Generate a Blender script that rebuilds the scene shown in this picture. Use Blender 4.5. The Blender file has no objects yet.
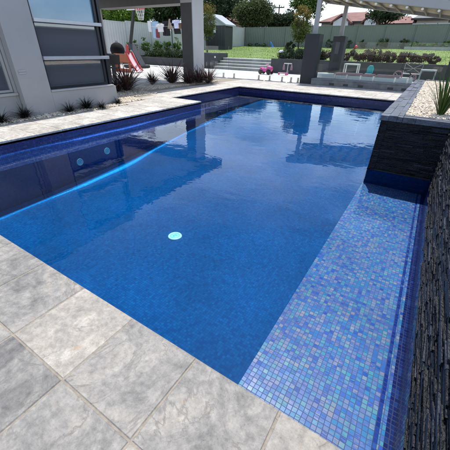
import bpy, math, random
import numpy as np
from mathutils import Vector, Matrix
random.seed(7); rng = np.random.default_rng(7)
scene = bpy.context.scene
COL = scene.collection
R = math.radians

# ------------------------------------------------------------------ camera model (metres, pool coping at z = 0)
EYE = np.array([0, 0, 1.15]); F = 291.646; PI_, YA, RO = 0.54548, 0.559012, 0.0224
cf = np.array([-math.sin(YA)*math.cos(PI_), math.cos(YA)*math.cos(PI_), -math.sin(PI_)])
_rt = np.array([math.cos(YA), math.sin(YA), 0.]); _up = np.cross(_rt, cf)
cr = _rt*math.cos(RO)+_up*math.sin(RO); cu = -_rt*math.sin(RO)+_up*math.cos(RO)
def ray(px, py): return (px-225)*cr-(py-225)*cu+F*cf
def at(px, py, Y):
    d = ray(px, py); return EYE+d*(Y/d[1])
def onz(px, py, z):
    d = ray(px, py); return EYE+d*((z-EYE[2])/d[2])
def onx(px, py, x):
    d = ray(px, py); return EYE+d*(x/d[0])

# ------------------------------------------------------------------ materials
def newmat(name):
    m = bpy.data.materials.new(name); m.use_nodes = True
    nt = m.node_tree; b = nt.nodes['Principled BSDF']
    return m, nt, b
def N(nt, t, **kw):
    n = nt.nodes.new(t)
    for k, v in kw.items():
        if k.startswith('i_'):
            n.inputs[k[2:].replace('_', ' ')].default_value = v
        else: setattr(n, k, v)
    return n
def ramp(nt, stops, interp='LINEAR'):
    n = nt.nodes.new('ShaderNodeValToRGB'); n.color_ramp.interpolation = interp
    el = n.color_ramp.elements
    while len(el) < len(stops): el.new(0.5)
    for e, (p, c) in zip(el, stops):
        e.position = p; e.color = (*c, 1) if len(c) == 3 else c
    return n
def mat(name, c, rough=0.6, var=0.15, scale=4.0, bump=0.0, bscale=60., metal=0.0, spec=0.5, c2=None, attr=False):
    m, nt, b = newmat(name); L = nt.links.new
    co = N(nt, 'ShaderNodeTexCoord')
    nz = N(nt, 'ShaderNodeTexNoise'); nz.inputs['Scale'].default_value = scale; nz.inputs['Detail'].default_value = 6; nz.inputs['Roughness'].default_value = .65
    L(co.outputs['Object'], nz.inputs['Vector'])
    lo = tuple(x*(1-var) for x in c); hi = tuple(min(1, x*(1+var)) for x in (c2 or c))
    rp = ramp(nt, [(.3, lo), (.7, hi)])
    L(nz.outputs['Fac'], rp.inputs['Fac'])
    if attr:
        at_ = N(nt, 'ShaderNodeVertexColor', layer_name='tint')
        mx = N(nt, 'ShaderNodeMix', data_type='RGBA', blend_type='MULTIPLY'); mx.inputs[0].default_value = 1
        L(rp.outputs['Color'], mx.inputs[6]); L(at_.outputs['Color'], mx.inputs[7]); L(mx.outputs[2], b.inputs['Base Color'])
    else: L(rp.outputs['Color'], b.inputs['Base Color'])
    b.inputs['Roughness'].default_value = rough; b.inputs['Metallic'].default_value = metal
    b.inputs['Specular IOR Level'].default_value = spec
    if bump:
        n2 = N(nt, 'ShaderNodeTexNoise'); n2.inputs['Scale'].default_value = bscale; n2.inputs['Detail'].default_value = 5
        L(co.outputs['Object'], n2.inputs['Vector'])
        bp = N(nt, 'ShaderNodeBump'); bp.inputs['Strength'].default_value = bump; bp.inputs['Distance'].default_value = .02
        L(n2.outputs['Fac'], bp.inputs['Height']); L(bp.outputs['Normal'], b.inputs['Normal'])
    return m
def leafmat(name, c, rough=.55, trans=.25):
    m, nt, b = newmat(name); L = nt.links.new
    a = N(nt, 'ShaderNodeVertexColor', layer_name='tint')
    mx = N(nt, 'ShaderNodeMix', data_type='RGBA', blend_type='MULTIPLY'); mx.inputs[0].default_value = 1
    mx.inputs[6].default_value = (*c, 1); L(a.outputs['Color'], mx.inputs[7]); L(mx.outputs[2], b.inputs['Base Color'])
    b.inputs['Roughness'].default_value = rough; b.inputs['Specular IOR Level'].default_value = .3
    tr = N(nt, 'ShaderNodeBsdfTranslucent'); L(mx.outputs[2], tr.inputs['Color'])
    ms = N(nt, 'ShaderNodeMixShader'); ms.inputs[0].default_value = trans
    L(b.outputs[0], ms.inputs[1]); L(tr.outputs[0], ms.inputs[2]); L(ms.outputs[0], nt.nodes['Material Output'].inputs['Surface'])
    return m
def tilemat(name, stops, grout, size=.0245, gw=.09, rough=.12, tilt=.02, big=None, blotch=.25, grough=.6, coat=0., irid=0.):
    """glass mosaic: one random colour and one slight tilt per tile, grout lines, on UVs in metres"""
    m, nt, b = newmat(name); L = nt.links.new
    uv = N(nt, 'ShaderNodeUVMap', uv_map='UVMap')
    sc = N(nt, 'ShaderNodeVectorMath', operation='SCALE'); sc.inputs['Scale'].default_value = 1/size
    wob = N(nt, 'ShaderNodeTexNoise'); wob.inputs['Scale'].default_value = 9.; wob.inputs['Detail'].default_value = 3; L(uv.outputs['UV'], wob.inputs['Vector'])
    wsc = N(nt, 'ShaderNodeVectorMath', operation='SCALE'); wsc.inputs['Scale'].default_value = .011; L(wob.outputs['Color'], wsc.inputs[0])
    wad = N(nt, 'ShaderNodeVectorMath', operation='ADD'); L(uv.outputs['UV'], wad.inputs[0]); L(wsc.outputs[0], wad.inputs[1])
    L(wad.outputs[0], sc.inputs[0])
    flat = N(nt, 'ShaderNodeVectorMath', operation='MULTIPLY'); flat.inputs[1].default_value = (1, 1, 0); L(sc.outputs[0], flat.inputs[0])
    fl = N(nt, 'ShaderNodeVectorMath', operation='FLOOR'); L(flat.outputs[0], fl.inputs[0])
    fr = N(nt, 'ShaderNodeVectorMath', operation='FRACTION'); L(sc.outputs[0], fr.inputs[0])
    wn = N(nt, 'ShaderNodeTexWhiteNoise', noise_dimensions='3D'); L(fl.outputs[0], wn.inputs['Vector'])
    rp = ramp(nt, stops, 'CONSTANT'); L(wn.outputs['Value'], rp.inputs['Fac'])
    # slow variation between sheets of mosaic
    nz = N(nt, 'ShaderNodeTexNoise'); nz.inputs['Scale'].default_value = 1.3; nz.inputs['Detail'].default_value = 4
    L(uv.outputs['UV'], nz.inputs['Vector'])
    mr = N(nt, 'ShaderNodeMapRange'); mr.inputs['From Min'].default_value = .3; mr.inputs['From Max'].default_value = .7
    mr.inputs['To Min'].default_value = 1-blotch; mr.inputs['To Max'].default_value = 1+blotch
    L(nz.outputs['Fac'], mr.inputs['Value'])
    base = rp.outputs['Color']
    if irid:      # streaks of a second hue inside every tile
        w2 = N(nt, 'ShaderNodeTexWhiteNoise', noise_dimensions='4D'); w2.inputs['W'].default_value = 3.7; L(fl.outputs[0], w2.inputs['Vector'])
        r2 = ramp(nt, stops, 'LINEAR'); L(w2.outputs['Value'], r2.inputs['Fac'])
        ms_ = N(nt, 'ShaderNodeMapping'); ms_.inputs['Scale'].default_value = (30, 140, 30); L(uv.outputs['UV'], ms_.inputs['Vector'])
        n4 = N(nt, 'ShaderNodeTexNoise'); n4.inputs['Scale'].default_value = 1.; n4.inputs['Detail'].default_value = 2; L(ms_.outputs[0], n4.inputs['Vector'])
        m4 = N(nt, 'ShaderNodeMapRange'); m4.inputs['From Min'].default_value = .42; m4.inputs['From Max'].default_value = .62; m4.inputs['To Max'].default_value = irid; L(n4.outputs['Fac'], m4.inputs['Value'])
        mi_ = N(nt, 'ShaderNodeMix', data_type='RGBA'); L(m4.outputs[0], mi_.inputs[0]); L(base, mi_.inputs[6]); L(r2.outputs['Color'], mi_.inputs[7]); base = mi_.outputs[2]
    mu = N(nt, 'ShaderNodeMix', data_type='RGBA', blend_type='MULTIPLY'); mu.inputs[0].default_value = 1
    L(base, mu.inputs[6]); L(mr.outputs[0], mu.inputs[7])
    sp = N(nt, 'ShaderNodeSeparateXYZ'); L(fr.outputs[0], sp.inputs[0])
    def edge(o):
        s = N(nt, 'ShaderNodeMath', operation='SUBTRACT'); s.inputs[1].default_value = .5; L(o, s.inputs[0])
        a = N(nt, 'ShaderNodeMath', operation='ABSOLUTE'); L(s.outputs[0], a.inputs[0]); return a.outputs[0]
    mxm = N(nt, 'ShaderNodeMath', operation='MAXIMUM'); L(edge(sp.outputs[0]), mxm.inputs[0]); L(edge(sp.outputs[1]), mxm.inputs[1])
    gt = N(nt, 'ShaderNodeMapRange'); gt.inputs['From Min'].default_value = .5-gw; gt.inputs['From Max'].default_value = .5-gw*.55
    L(mxm.outputs[0], gt.inputs['Value'])
    mg = N(nt, 'ShaderNodeMix', data_type='RGBA'); L(gt.outputs[0], mg.inputs[0]); L(mu.outputs[2], mg.inputs[6]); mg.inputs[7].default_value = (*grout, 1)
    L(mg.outputs[2], b.inputs['Base Color'])
    rg = N(nt, 'ShaderNodeMapRange'); rg.inputs['To Min'].default_value = rough; rg.inputs['To Max'].default_value = grough
    L(gt.outputs[0], rg.inputs['Value']); L(rg.outputs[0], b.inputs['Roughness'])
    ge = N(nt, 'ShaderNodeNewGeometry')
    s5 = N(nt, 'ShaderNodeVectorMath', operation='SUBTRACT'); s5.inputs[1].default_value = (.5, .5, .5); L(wn.outputs['Color'], s5.inputs[0])
    st = N(nt, 'ShaderNodeVectorMath', operation='SCALE'); st.inputs['Scale'].default_value = tilt*2; L(s5.outputs[0], st.inputs[0])
    ad = N(nt, 'ShaderNodeVectorMath', operation='ADD'); L(ge.outputs['Normal'], ad.inputs[0]); L(st.outputs[0], ad.inputs[1])
    nm = N(nt, 'ShaderNodeVectorMath', operation='NORMALIZE'); L(ad.outputs[0], nm.inputs[0]); L(nm.outputs[0], b.inputs['Normal'])
    b.inputs['Specular IOR Level'].default_value = .5+coat
    return m
def glassmat(name, tint=(.93, .97, .96), refl=1.0, rough=.0):
    m, nt, b = newmat(name); L = nt.links.new; nt.nodes.remove(b)
    fr = N(nt, 'ShaderNodeFresnel'); fr.inputs['IOR'].default_value = 1.45
    tr = N(nt, 'ShaderNodeBsdfTransparent'); tr.inputs['Color'].default_value = (*tint, 1)
    gl = N(nt, 'ShaderNodeBsdfGlossy'); gl.inputs['Roughness'].default_value = rough
    ms = N(nt, 'ShaderNodeMixShader')
    L(fr.outputs[0], ms.inputs[0]); L(tr.outputs[0], ms.inputs[1]); L(gl.outputs[0], ms.inputs[2]); L(ms.outputs[0], nt.nodes['Material Output'].inputs['Surface'])
    return m
def watermat(name, tint):
    m, nt, b = newmat(name); L = nt.links.new; nt.nodes.remove(b)
    co = N(nt, 'ShaderNodeTexCoord')
    mp = N(nt, 'ShaderNodeMapping'); mp.inputs['Scale'].default_value = (1., 1.4, 1); L(co.outputs['Object'], mp.inputs['Vector'])
    n1 = N(nt, 'ShaderNodeTexNoise'); n1.inputs['Scale'].default_value = 2.6; n1.inputs['Detail'].default_value = 3; n1.inputs['Distortion'].default_value = .4
    L(mp.outputs[0], n1.inputs['Vector'])
    bp = N(nt, 'ShaderNodeBump'); bp.inputs['Strength'].default_value = .052; bp.inputs['Distance'].default_value = .06
    L(n1.outputs['Fac'], bp.inputs['Height'])
    fr = N(nt, 'ShaderNodeFresnel'); fr.inputs['IOR'].default_value = 1.345; L(bp.outputs[0], fr.inputs['Normal'])
    tr = N(nt, 'ShaderNodeBsdfTransparent'); tr.inputs['Color'].default_value = (*tint, 1)
    gl = N(nt, 'ShaderNodeBsdfGlossy'); gl.inputs['Roughness'].default_value = .01; L(bp.outputs[0], gl.inputs['Normal'])
    ms = N(nt, 'ShaderNodeMixShader')
    L(fr.outputs[0], ms.inputs[0]); L(tr.outputs[0], ms.inputs[1]); L(gl.outputs[0], ms.inputs[2]); L(ms.outputs[0], nt.nodes['Material Output'].inputs['Surface'])
    return m
def travertine():
    m, nt, b = newmat('travertine'); L = nt.links.new
    co = N(nt, 'ShaderNodeTexCoord'); a = N(nt, 'ShaderNodeVertexColor', layer_name='tint')
    sx = N(nt, 'ShaderNodeSeparateColor'); L(a.outputs['Color'], sx.inputs[0])
    # each slab is cut from another place in the stone
    of = N(nt, 'ShaderNodeCombineXYZ')
    for ch, k in ((0, 0), (1, 1)):
        q = N(nt, 'ShaderNodeMath', operation='MULTIPLY'); q.inputs[1].default_value = 37.; L(sx.outputs[ch], q.inputs[0]); L(q.outputs[0], of.inputs[k])
    va = N(nt, 'ShaderNodeVectorMath', operation='ADD'); L(co.outputs['Object'], va.inputs[0]); L(of.outputs[0], va.inputs[1])
    n1 = N(nt, 'ShaderNodeTexNoise'); n1.inputs['Scale'].default_value = 4.2; n1.inputs['Detail'].default_value = 9; n1.inputs['Roughness'].default_value = .74; n1.inputs['Distortion'].default_value = 1.1
    L(va.outputs[0], n1.inputs['Vector'])
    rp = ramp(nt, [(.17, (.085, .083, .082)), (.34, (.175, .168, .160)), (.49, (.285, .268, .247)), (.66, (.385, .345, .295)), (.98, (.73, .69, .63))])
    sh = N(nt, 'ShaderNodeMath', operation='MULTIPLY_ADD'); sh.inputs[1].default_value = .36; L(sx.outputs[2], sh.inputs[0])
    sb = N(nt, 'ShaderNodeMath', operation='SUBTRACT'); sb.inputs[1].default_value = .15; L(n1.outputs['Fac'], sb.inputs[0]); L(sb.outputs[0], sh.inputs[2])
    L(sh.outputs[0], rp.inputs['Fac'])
    # fine mottling
    n3 = N(nt, 'ShaderNodeTexNoise'); n3.inputs['Scale'].default_value = 26; n3.inputs['Detail'].default_value = 6; n3.inputs['Roughness'].default_value = .75
    L(va.outputs[0], n3.inputs['Vector'])
    m3 = N(nt, 'ShaderNodeMapRange'); m3.inputs['From Min'].default_value = .3; m3.inputs['From Max'].default_value = .7; m3.inputs['To Min'].default_value = .58; m3.inputs['To Max'].default_value = 1.24
    L(n3.outputs['Fac'], m3.inputs['Value'])
    mu = N(nt, 'ShaderNodeMix', data_type='RGBA', blend_type='MULTIPLY'); mu.inputs[0].default_value = 1; L(rp.outputs['Color'], mu.inputs[6]); L(m3.outputs[0], mu.inputs[7])
    # veins: thin wandering bands
    n2 = N(nt, 'ShaderNodeTexNoise'); n2.inputs['Scale'].default_value = 1.9; n2.inputs['Detail'].default_value = 7; n2.inputs['Roughness'].default_value = .6; n2.inputs['Distortion'].default_value = 1.6
    L(va.outputs[0], n2.inputs['Vector'])
    vs = N(nt, 'ShaderNodeMath', operation='SUBTRACT'); vs.inputs[1].default_value = .5; L(n2.outputs['Fac'], vs.inputs[0])
    vb = N(nt, 'ShaderNodeMath', operation='ABSOLUTE'); L(vs.outputs[0], vb.inputs[0])
    vr = N(nt, 'ShaderNodeMapRange'); vr.inputs['From Min'].default_value = .0; vr.inputs['From Max'].default_value = .018; vr.inputs['To Min'].default_value = .6; vr.inputs['To Max'].default_value = 0
    L(vb.outputs[0], vr.inputs['Value'])
    vm = N(nt, 'ShaderNodeMath', operation='MULTIPLY'); L(vr.outputs[0], vm.inputs[0])
    pm = N(nt, 'ShaderNodeMapRange'); pm.inputs['From Min'].default_value = .46; pm.inputs['From Max'].default_value = .56; L(n1.outputs['Fac'], pm.inputs['Value'])
    L(pm.outputs[0], vm.inputs[1])
    mv = N(nt, 'ShaderNodeMix', data_type='RGBA'); L(vm.outputs[0], mv.inputs[0]); L(mu.outputs[2], mv.inputs[6]); mv.inputs[7].default_value = (.14, .13, .12, 1)
    n6 = N(nt, 'ShaderNodeTexNoise'); n6.inputs['Scale'].default_value = 7.; n6.inputs['Detail'].default_value = 8; n6.inputs['Roughness'].default_value = .7; n6.inputs['Distortion'].default_value = .6; L(va.outputs[0], n6.inputs['Vector'])
    m6 = N(nt, 'ShaderNodeMapRange'); m6.inputs['From Min'].default_value = .63; m6.inputs['From Max'].default_value = .70; m6.inputs['To Max'].default_value = .75; L(n6.outputs['Fac'], m6.inputs['Value'])
    m7 = N(nt, 'ShaderNodeMix', data_type='RGBA'); L(m6.outputs[0], m7.inputs[0]); L(mv.outputs[2], m7.inputs[6]); m7.inputs[7].default_value = (.38, .27, .17, 1)
    m8 = N(nt, 'ShaderNodeMapRange'); m8.inputs['From Min'].default_value = .37; m8.inputs['From Max'].default_value = .28; m8.inputs['To Max'].default_value = .7; L(n6.outputs['Fac'], m8.inputs['Value'])
    m9 = N(nt, 'ShaderNodeMix', data_type='RGBA'); L(m8.outputs[0], m9.inputs[0]); L(m7.outputs[2], m9.inputs[6]); m9.inputs[7].default_value = (.10, .10, .10, 1)
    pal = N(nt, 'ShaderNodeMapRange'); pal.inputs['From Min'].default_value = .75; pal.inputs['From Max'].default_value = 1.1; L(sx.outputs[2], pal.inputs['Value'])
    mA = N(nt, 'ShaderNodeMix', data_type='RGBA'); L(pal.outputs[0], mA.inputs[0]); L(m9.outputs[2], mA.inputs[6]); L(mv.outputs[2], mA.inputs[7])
    L(mA.outputs[2], b.inputs['Base Color'])
    # pits
    vo = N(nt, 'ShaderNodeTexNoise'); vo.inputs['Scale'].default_value = 110; vo.inputs['Detail'].default_value = 3; L(va.outputs[0], vo.inputs['Vector'])
    pr = N(nt, 'ShaderNodeMapRange'); pr.inputs['From Min'].default_value = .26; pr.inputs['From Max'].default_value = .36; L(vo.outputs['Fac'], pr.inputs['Value'])
    hh = N(nt, 'ShaderNodeMath', operation='MULTIPLY_ADD'); hh.inputs[1].default_value = .5; L(n3.outputs['Fac'], hh.inputs[0]); L(pr.outputs[0], hh.inputs[2])
    hv = N(nt, 'ShaderNodeMath', operation='MULTIPLY_ADD'); hv.inputs[1].default_value = -1.; L(vm.outputs[0], hv.inputs[0]); L(hh.outputs[0], hv.inputs[2])
    bp = N(nt, 'ShaderNodeBump'); bp.inputs['Strength'].default_value = .42; bp.inputs['Distance'].default_value = .003; L(hv.outputs[0], bp.inputs['Height']); L(bp.outputs[0], b.inputs['Normal'])
    b.inputs['Roughness'].default_value = .62; b.inputs['Specular IOR Level'].default_value = .4
    return m

BLUES = [(0, (.0018, .058, .205)), (.2, (.0019, .066, .224)), (.45, (.0022, .073, .242)), (.7, (.0024, .080, .258)), (.93, (.003, .092, .28)), (.995, (.0015, .05, .15))]
IRID = [(0, (0.01, 0.069, 0.359)), (0.11, (0.011, 0.12, 0.395)), (0.24, (0.049, 0.103, 0.344)), (0.36, (0.01, 0.175, 0.372)), (0.48, (0.109, 0.152, 0.347)), (0.59, (0.036, 0.229, 0.348)), (0.69, (0.157, 0.176, 0.333)), (0.78, (0.091, 0.272, 0.312)), (0.86, (0.01, 0.055, 0.301)), (0.92, (0.208, 0.262, 0.344)), (0.965, (0.241, 0.219, 0.275))]
NAVY = [(0, (.016, .018, .085)), (.3, (.022, .024, .11)), (.6, (.032, .034, .14)), (.85, (.055, .055, .17))]
LILAC = [(0, (.26, .29, .62)), (.3, (.33, .36, .68)), (.6, (.40, .42, .72)), (.85, (.50, .50, .76))]
M = {}
M['trav'] = travertine()
M['grout'] = mat('paver_grout', (.29, .25, .20), .9, .25, 30, .3, 90)
M['pool'] = tilemat('pool_mosaic', BLUES, (.002, .048, .155), blotch=.20, gw=.06, tilt=.006, rough=.45, coat=-.5)
M['bench'] = tilemat('bench_mosaic', IRID, (.05, .075, .19), size=.0258, gw=.09, tilt=.03, blotch=.22, irid=.85, rough=.34, coat=-.3)
M['band'] = tilemat('waterline_mosaic', NAVY, (.035, .035, .13), blotch=.1)
M['lilac'] = tilemat('ledge_mosaic', LILAC, (.12, .13, .36), blotch=.12)
M['row'] = tilemat('blue_row_mosaic', [(0, (.012, .035, .21)), (.5, (.02, .055, .27)), (.85, (.035, .10, .33))], (.01, .025, .13), size=.0258, blotch=.1)
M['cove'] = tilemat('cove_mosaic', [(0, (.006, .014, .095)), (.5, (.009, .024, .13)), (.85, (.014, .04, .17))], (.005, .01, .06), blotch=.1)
M['water'] = watermat('pool_water', (.90, .965, 1.0))
M['sungain_a'] = watermat('water_sungain_low', (1.15, 1.3, 1.3)); M['sungain_b'] = watermat('water_sungain_mid', (1.8, 2.2, 2.1)); M['sungain_c'] = watermat('water_sungain_high', (3.6, 4.4, 4.2)); M['sungain_d'] = watermat('water_sungain_peak', (9., 7.6, 7.0))  # tints that amplify sunlight, added to draw the bright line on the floor
M['slate'] = mat('black_slate', (.0075, .0088, .0118), .45, .5, 12, .6, 70, attr=True, spec=.3)
M['rim'] = mat('grey_slate_rim', (.085, .092, .105), .55, .45, 14, .6, 50, attr=True)
M['render'] = mat('house_render', (.405, .39, .38), .75, .06, 2, .12, 120)
M['render_l'] = mat('column_render', (.46, .44, .425), .75, .06, 2, .1, 120)
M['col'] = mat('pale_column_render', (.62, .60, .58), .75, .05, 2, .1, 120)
M['soffit'] = mat('white_soffit', (.72, .70, .67), .7, .04)
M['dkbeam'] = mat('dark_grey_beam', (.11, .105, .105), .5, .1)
M['dkframe'] = mat('dark_window_frame', (.022, .022, .025), .35, .1)
M['ltmetal'] = mat('silver_metal', (.55, .55, .56), .35, .06, metal=.6)
M['steel'] = mat('brushed_steel', (.5, .5, .5), .25, .08, metal=1.)
M['winglass'] = newmat('tinted_window_glass')[0]
_b = M['winglass'].node_tree.nodes['Principled BSDF']; _b.inputs['Base Color'].default_value = (.105, .113, .135, 1); _b.inputs['Roughness'].default_value = .02; _b.inputs['Specular IOR Level'].default_value = 1.0; _b.inputs['IOR'].default_value = 1.75
M['skyglass'] = newmat('sky_painted_glass')[0]  # upper pane: reflected sky painted into the blue base colour
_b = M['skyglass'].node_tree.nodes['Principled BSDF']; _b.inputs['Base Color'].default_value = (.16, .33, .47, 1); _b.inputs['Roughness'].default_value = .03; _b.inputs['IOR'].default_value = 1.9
M['glass'] = glassmat('fence_glass')
M['patio'] = mat('pale_paving', (.60, .58, .55), .7, .14, 1.5, .15, 60)
M['lawn'] = mat('lawn_grass', (.13, .215, .045), .9, .25, .6, .8, 40, c2=(.22, .27, .06))
M['soil'] = mat('soil', (.09, .075, .055), .95, .3, 3, .5, 40)
M['gravel'] = mat('cream_gravel', (.62, .55, .46), .8, .15, 30, attr=True)
M['conc'] = mat('step_concrete', (.30, .30, .30), .8, .2, 3, .2, 40)
M['char'] = mat('charcoal_render', (.055, .057, .062), .7, .15, 3, .12, 90)
M['pillar'] = mat('charcoal_pillar', (.028, .029, .034), .6, .12, 3, .1, 90)
M['plinth'] = mat('grey_plinth_render', (.20, .20, .205), .75, .35, 4, .15, 60)
M['fence'] = mat('green_grey_fence', (.145, .168, .145), .5, .06, 1)
M['fencel'] = mat('pale_grey_fence', (.50, .50, .485), .5, .06, 1)
M['post'] = mat('pergola_steel', (.34, .34, .35), .4, .05)
M['rafter'] = mat('pergola_rafter', (.22, .20, .18), .5, .08)
M['shade'] = mat('cream_shade_cloth', (.60, .52, .36), .85, .06)
M['white'] = mat('white_paint', (.78, .78, .77), .45, .04)
M['bulb'] = mat('frosted_bulb', (.85, .85, .82), .3, .02)
M['pinkpad'] = mat('dusty_pink_pad', (.62, .36, .36), .8, .12, 8)
M['pink'] = mat('pink_plastic', (.75, .10, .36), .35, .05)
M['ltpink'] = mat('pale_pink_plastic', (.80, .42, .56), .35, .05)
M['enamel'] = mat('dull_black_enamel', (.010, .010, .011), .8, .2, 8, spec=.15)
M['black'] = mat('black_plastic', (.012, .012, .013), .4, .1)
M['dkgrey'] = mat('dark_grey_plastic', (.05, .05, .055), .5, .1)
M['midgrey'] = mat('grey_padding', (.36, .38, .38), .6, .06)
M['red'] = mat('red_plastic', (.55, .03, .03), .4, .05)
M['orange'] = mat('orange_brown_plastic', (.36, .085, .028), .5, .12)
M['chute'] = mat('pink_white_chute', (.80, .55, .58), .35, .05)
M['net'] = mat('white_net', (.75, .75, .75), .8, .05)
M['turq'] = mat('turquoise_plastic', (.03, .36, .42), .4, .08)
M['blue'] = mat('blue_plastic', (.04, .20, .55), .4, .08)
M['bark'] = mat('bark', (.07, .055, .042), .9, .4, 8, .6, 30)
M['tile_roof'] = mat('terracotta_roof', (.23, .105, .085), .8, .28, 1.2, .4, 10)
M['cream'] = mat('cream_wall', (.62, .58, .50), .8, .06)
M['brick'] = mat('tan_brick', (.36, .25, .19), .85, .2, 3)
M['shedwall'] = mat('shed_dark', (.032, .034, .038), .5, .12)
M['shedroof'] = mat('shed_roof_steel', (.36, .38, .40), .5, .06)
M['wood'] = mat('dark_timber', (.035, .028, .025), .5, .3, 6)
M['l_green'] = leafmat('leaf_green', (.075, .14, .025))
M['l_bright'] = leafmat('leaf_bright', (.11, .20, .022), trans=.35)
M['l_dark'] = leafmat('leaf_dark', (.042, .068, .028))
M['l_olive'] = leafmat('leaf_olive', (.080, .108, .036))
M['l_orange'] = leafmat('leaf_orange', (.22, .15, .035), trans=.35)
M['l_yg'] = leafmat('leaf_yellow_green', (.085, .12, .02), trans=.3)
M['l_hedge'] = leafmat('leaf_hedge', (.034, .062, .018))
M['l_purple'] = leafmat('leaf_purple', (.105, .060, .046))
M['flax'] = leafmat('flax_leaf', (.115, .070, .062), .38, .18)
M['mondo'] = leafmat('mondo_leaf', (.011, .013, .010), .45, .08)
M['reed'] = leafmat('reed_leaf', (.05, .095, .022), .4, .2)

# ------------------------------------------------------------------ mesh builder
ORG = {}
class MB:
    def __init__(s): s.v = []; s.f = []; s.uv = []; s.c = []; s.mi = []
    def face(s, pts, uv=None, col=(1, 1, 1), mi=0):
        i = len(s.v); s.v += [tuple(map(float, p)) for p in pts]; s.f.append(tuple(range(i, i+len(pts))))
        s.uv.append(uv); s.c.append(col); s.mi.append(mi)
    def quad_uv(s, pts, o=(0, 0), mi=0):
        p = [np.array(q, float) for q in pts]; n = np.cross(p[1]-p[0], p[2]-p[0]); k = int(np.argmax(abs(n)))
        ax = [(1, 2), (0, 2), (0, 1)][k]
        s.face(pts, [(q[ax[0]], q[ax[1]]) for q in p], mi=mi)
    def box(s, a, b, col=(1, 1, 1), mi=0, M_=None, skip=()):
        x0, y0, z0 = [min(p, q) for p, q in zip(a, b)]; x1, y1, z1 = [max(p, q) for p, q in zip(a, b)]
        V = [(x0, y0, z0), (x1, y0, z0), (x1, y1, z0), (x0, y1, z0), (x0, y0, z1), (x1, y0, z1), (x1, y1, z1), (x0, y1, z1)]
        if M_ is not None: V = [tuple(M_ @ Vector(p)) for p in V]
        i = len(s.v); s.v += V
        for k, f in enumerate([(3, 2, 1, 0), (4, 5, 6, 7), (0, 1, 5, 4), (2, 3, 7, 6), (1, 2, 6, 5), (3, 0, 4, 7)]):
            if k in skip: continue
            s.f.append(tuple(i+j for j in f)); s.uv.append(None); s.c.append(col); s.mi.append(mi)
    def bar(s, p, q, w, h=None, col=(1, 1, 1), up=(0, 0, 1)):
        h = h or w; p = Vector(p); q = Vector(q); d = (q-p); L = d.length; d.normalize(); u = Vector(up)
        if abs(d.dot(u)) > .98: u = Vector((0, 1, 0))
        x = d.cross(u).normalized(); y = x.cross(d)
        T = Matrix(((x.x, d.x, y.x, p.x), (x.y, d.y, y.y, p.y), (x.z, d.z, y.z, p.z), (0, 0, 0, 1)))
        s.box((-w/2, 0, -h/2), (w/2, L, h/2), col, M_=T)
    def tube(s, pts, r, n=8, col=(1, 1, 1), cap=True, closed=False):
        P = [Vector(p) for p in pts]; k = len(P); rs = r if hasattr(r, '__len__') else [r]*k
        i0 = len(s.v)
        for j, p in enumerate(P):
            a = P[(j-1) % k] if (closed or j > 0) else p; b = P[(j+1) % k] if (closed or j < k-1) else p
            d = (b-a).normalized(); u = Vector((0, 0, 1)) if abs(d.z) < .9 else Vector((0, 1, 0))
            x = d.cross(u).normalized(); y = x.cross(d)
            for t in range(n):
                an = 2*math.pi*t/n; s.v.append(tuple(p+rs[j]*(math.cos(an)*x+math.sin(an)*y)))
        for j in range(k if closed else k-1):
            for t in range(n):
                a = i0+j*n+t; b = i0+j*n+(t+1) % n; c = i0+((j+1) % k)*n+(t+1) % n; d = i0+((j+1) % k)*n+t
                s.f.append((a, b, c, d)); s.uv.append(None); s.c.append(col); s.mi.append(0)
        if cap and not closed:
            for base in (i0, i0+(k-1)*n):
                s.f.append(tuple(base+t for t in range(n))); s.uv.append(None); s.c.append(col); s.mi.append(0)
    def lathe(s, prof, c=(0, 0, 0), n=20, col=(1, 1, 1), axis='z'):
        i0 = len(s.v); k = len(prof)
        for (r, z) in prof:
            for t in range(n):
                a = 2*math.pi*t/n; x, y = r*math.cos(a), r*math.sin(a)
                q = (x, y, z) if axis == 'z' else ((z, x, y) if axis == 'x' else (x, z, y))
                s.v.append((c[0]+q[0], c[1]+q[1], c[2]+q[2]))
        for j in range(k-1):
            for t in range(n):
                s.f.append((i0+j*n+t, i0+j*n+(t+1) % n, i0+(j+1)*n+(t+1) % n, i0+(j+1)*n+t)); s.uv.append(None); s.c.append(col); s.mi.append(0)
    def prism(s, outline, d0, d1, frame, col=(1, 1, 1)):
        """outline of (a,b) pairs swept from d0 to d1; frame(a,b,d)->point"""
        n = len(outline); i0 = len(s.v)
        for d in (d0, d1):
            s.v += [tuple(frame(a, b, d)) for a, b in outline]
        F_ = [tuple(i0+i for i in range(n)), tuple(i0+n+i for i in range(n-1, -1, -1))]+[(i0+i, i0+n+i, i0+n+(i+1) % n, i0+(i+1) % n) for i in range(n)]
        for f in F_: s.f.append(f); s.uv.append(None); s.c.append(col); s.mi.append(0)
    def build(s, name, mats, parent=None, smooth=False, bevel=0, org=None):
        o_ = np.array(ORG.get(parent.name, (0, 0, 0)) if parent else (org if org is not None else (0, 0, 0)))
        me = bpy.data.meshes.new(name); v = np.array(s.v)-o_
        me.from_pydata(v.tolist(), [], s.f)
        if any(u is not None for u in s.uv):
            ul = me.uv_layers.new(name='UVMap'); k = 0
            for f, u in zip(s.f, s.uv):
                for j in range(len(f)):
                    if u is not None: ul.data[k].uv = u[j]
                    k += 1
        if any(c != (1, 1, 1) for c in s.c) or any(('tint' == n.layer_name) for mm in (mats if isinstance(mats, list) else [mats]) for n in mm.node_tree.nodes if n.bl_idname == 'ShaderNodeVertexColor'):
            ca = me.color_attributes.new('tint', 'FLOAT_COLOR', 'CORNER')
            arr = np.concatenate([np.tile(np.array([*c, 1.]), len(f)) for f, c in zip(s.f, s.c)]); ca.data.foreach_set('color', arr.astype(np.float32))
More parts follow.
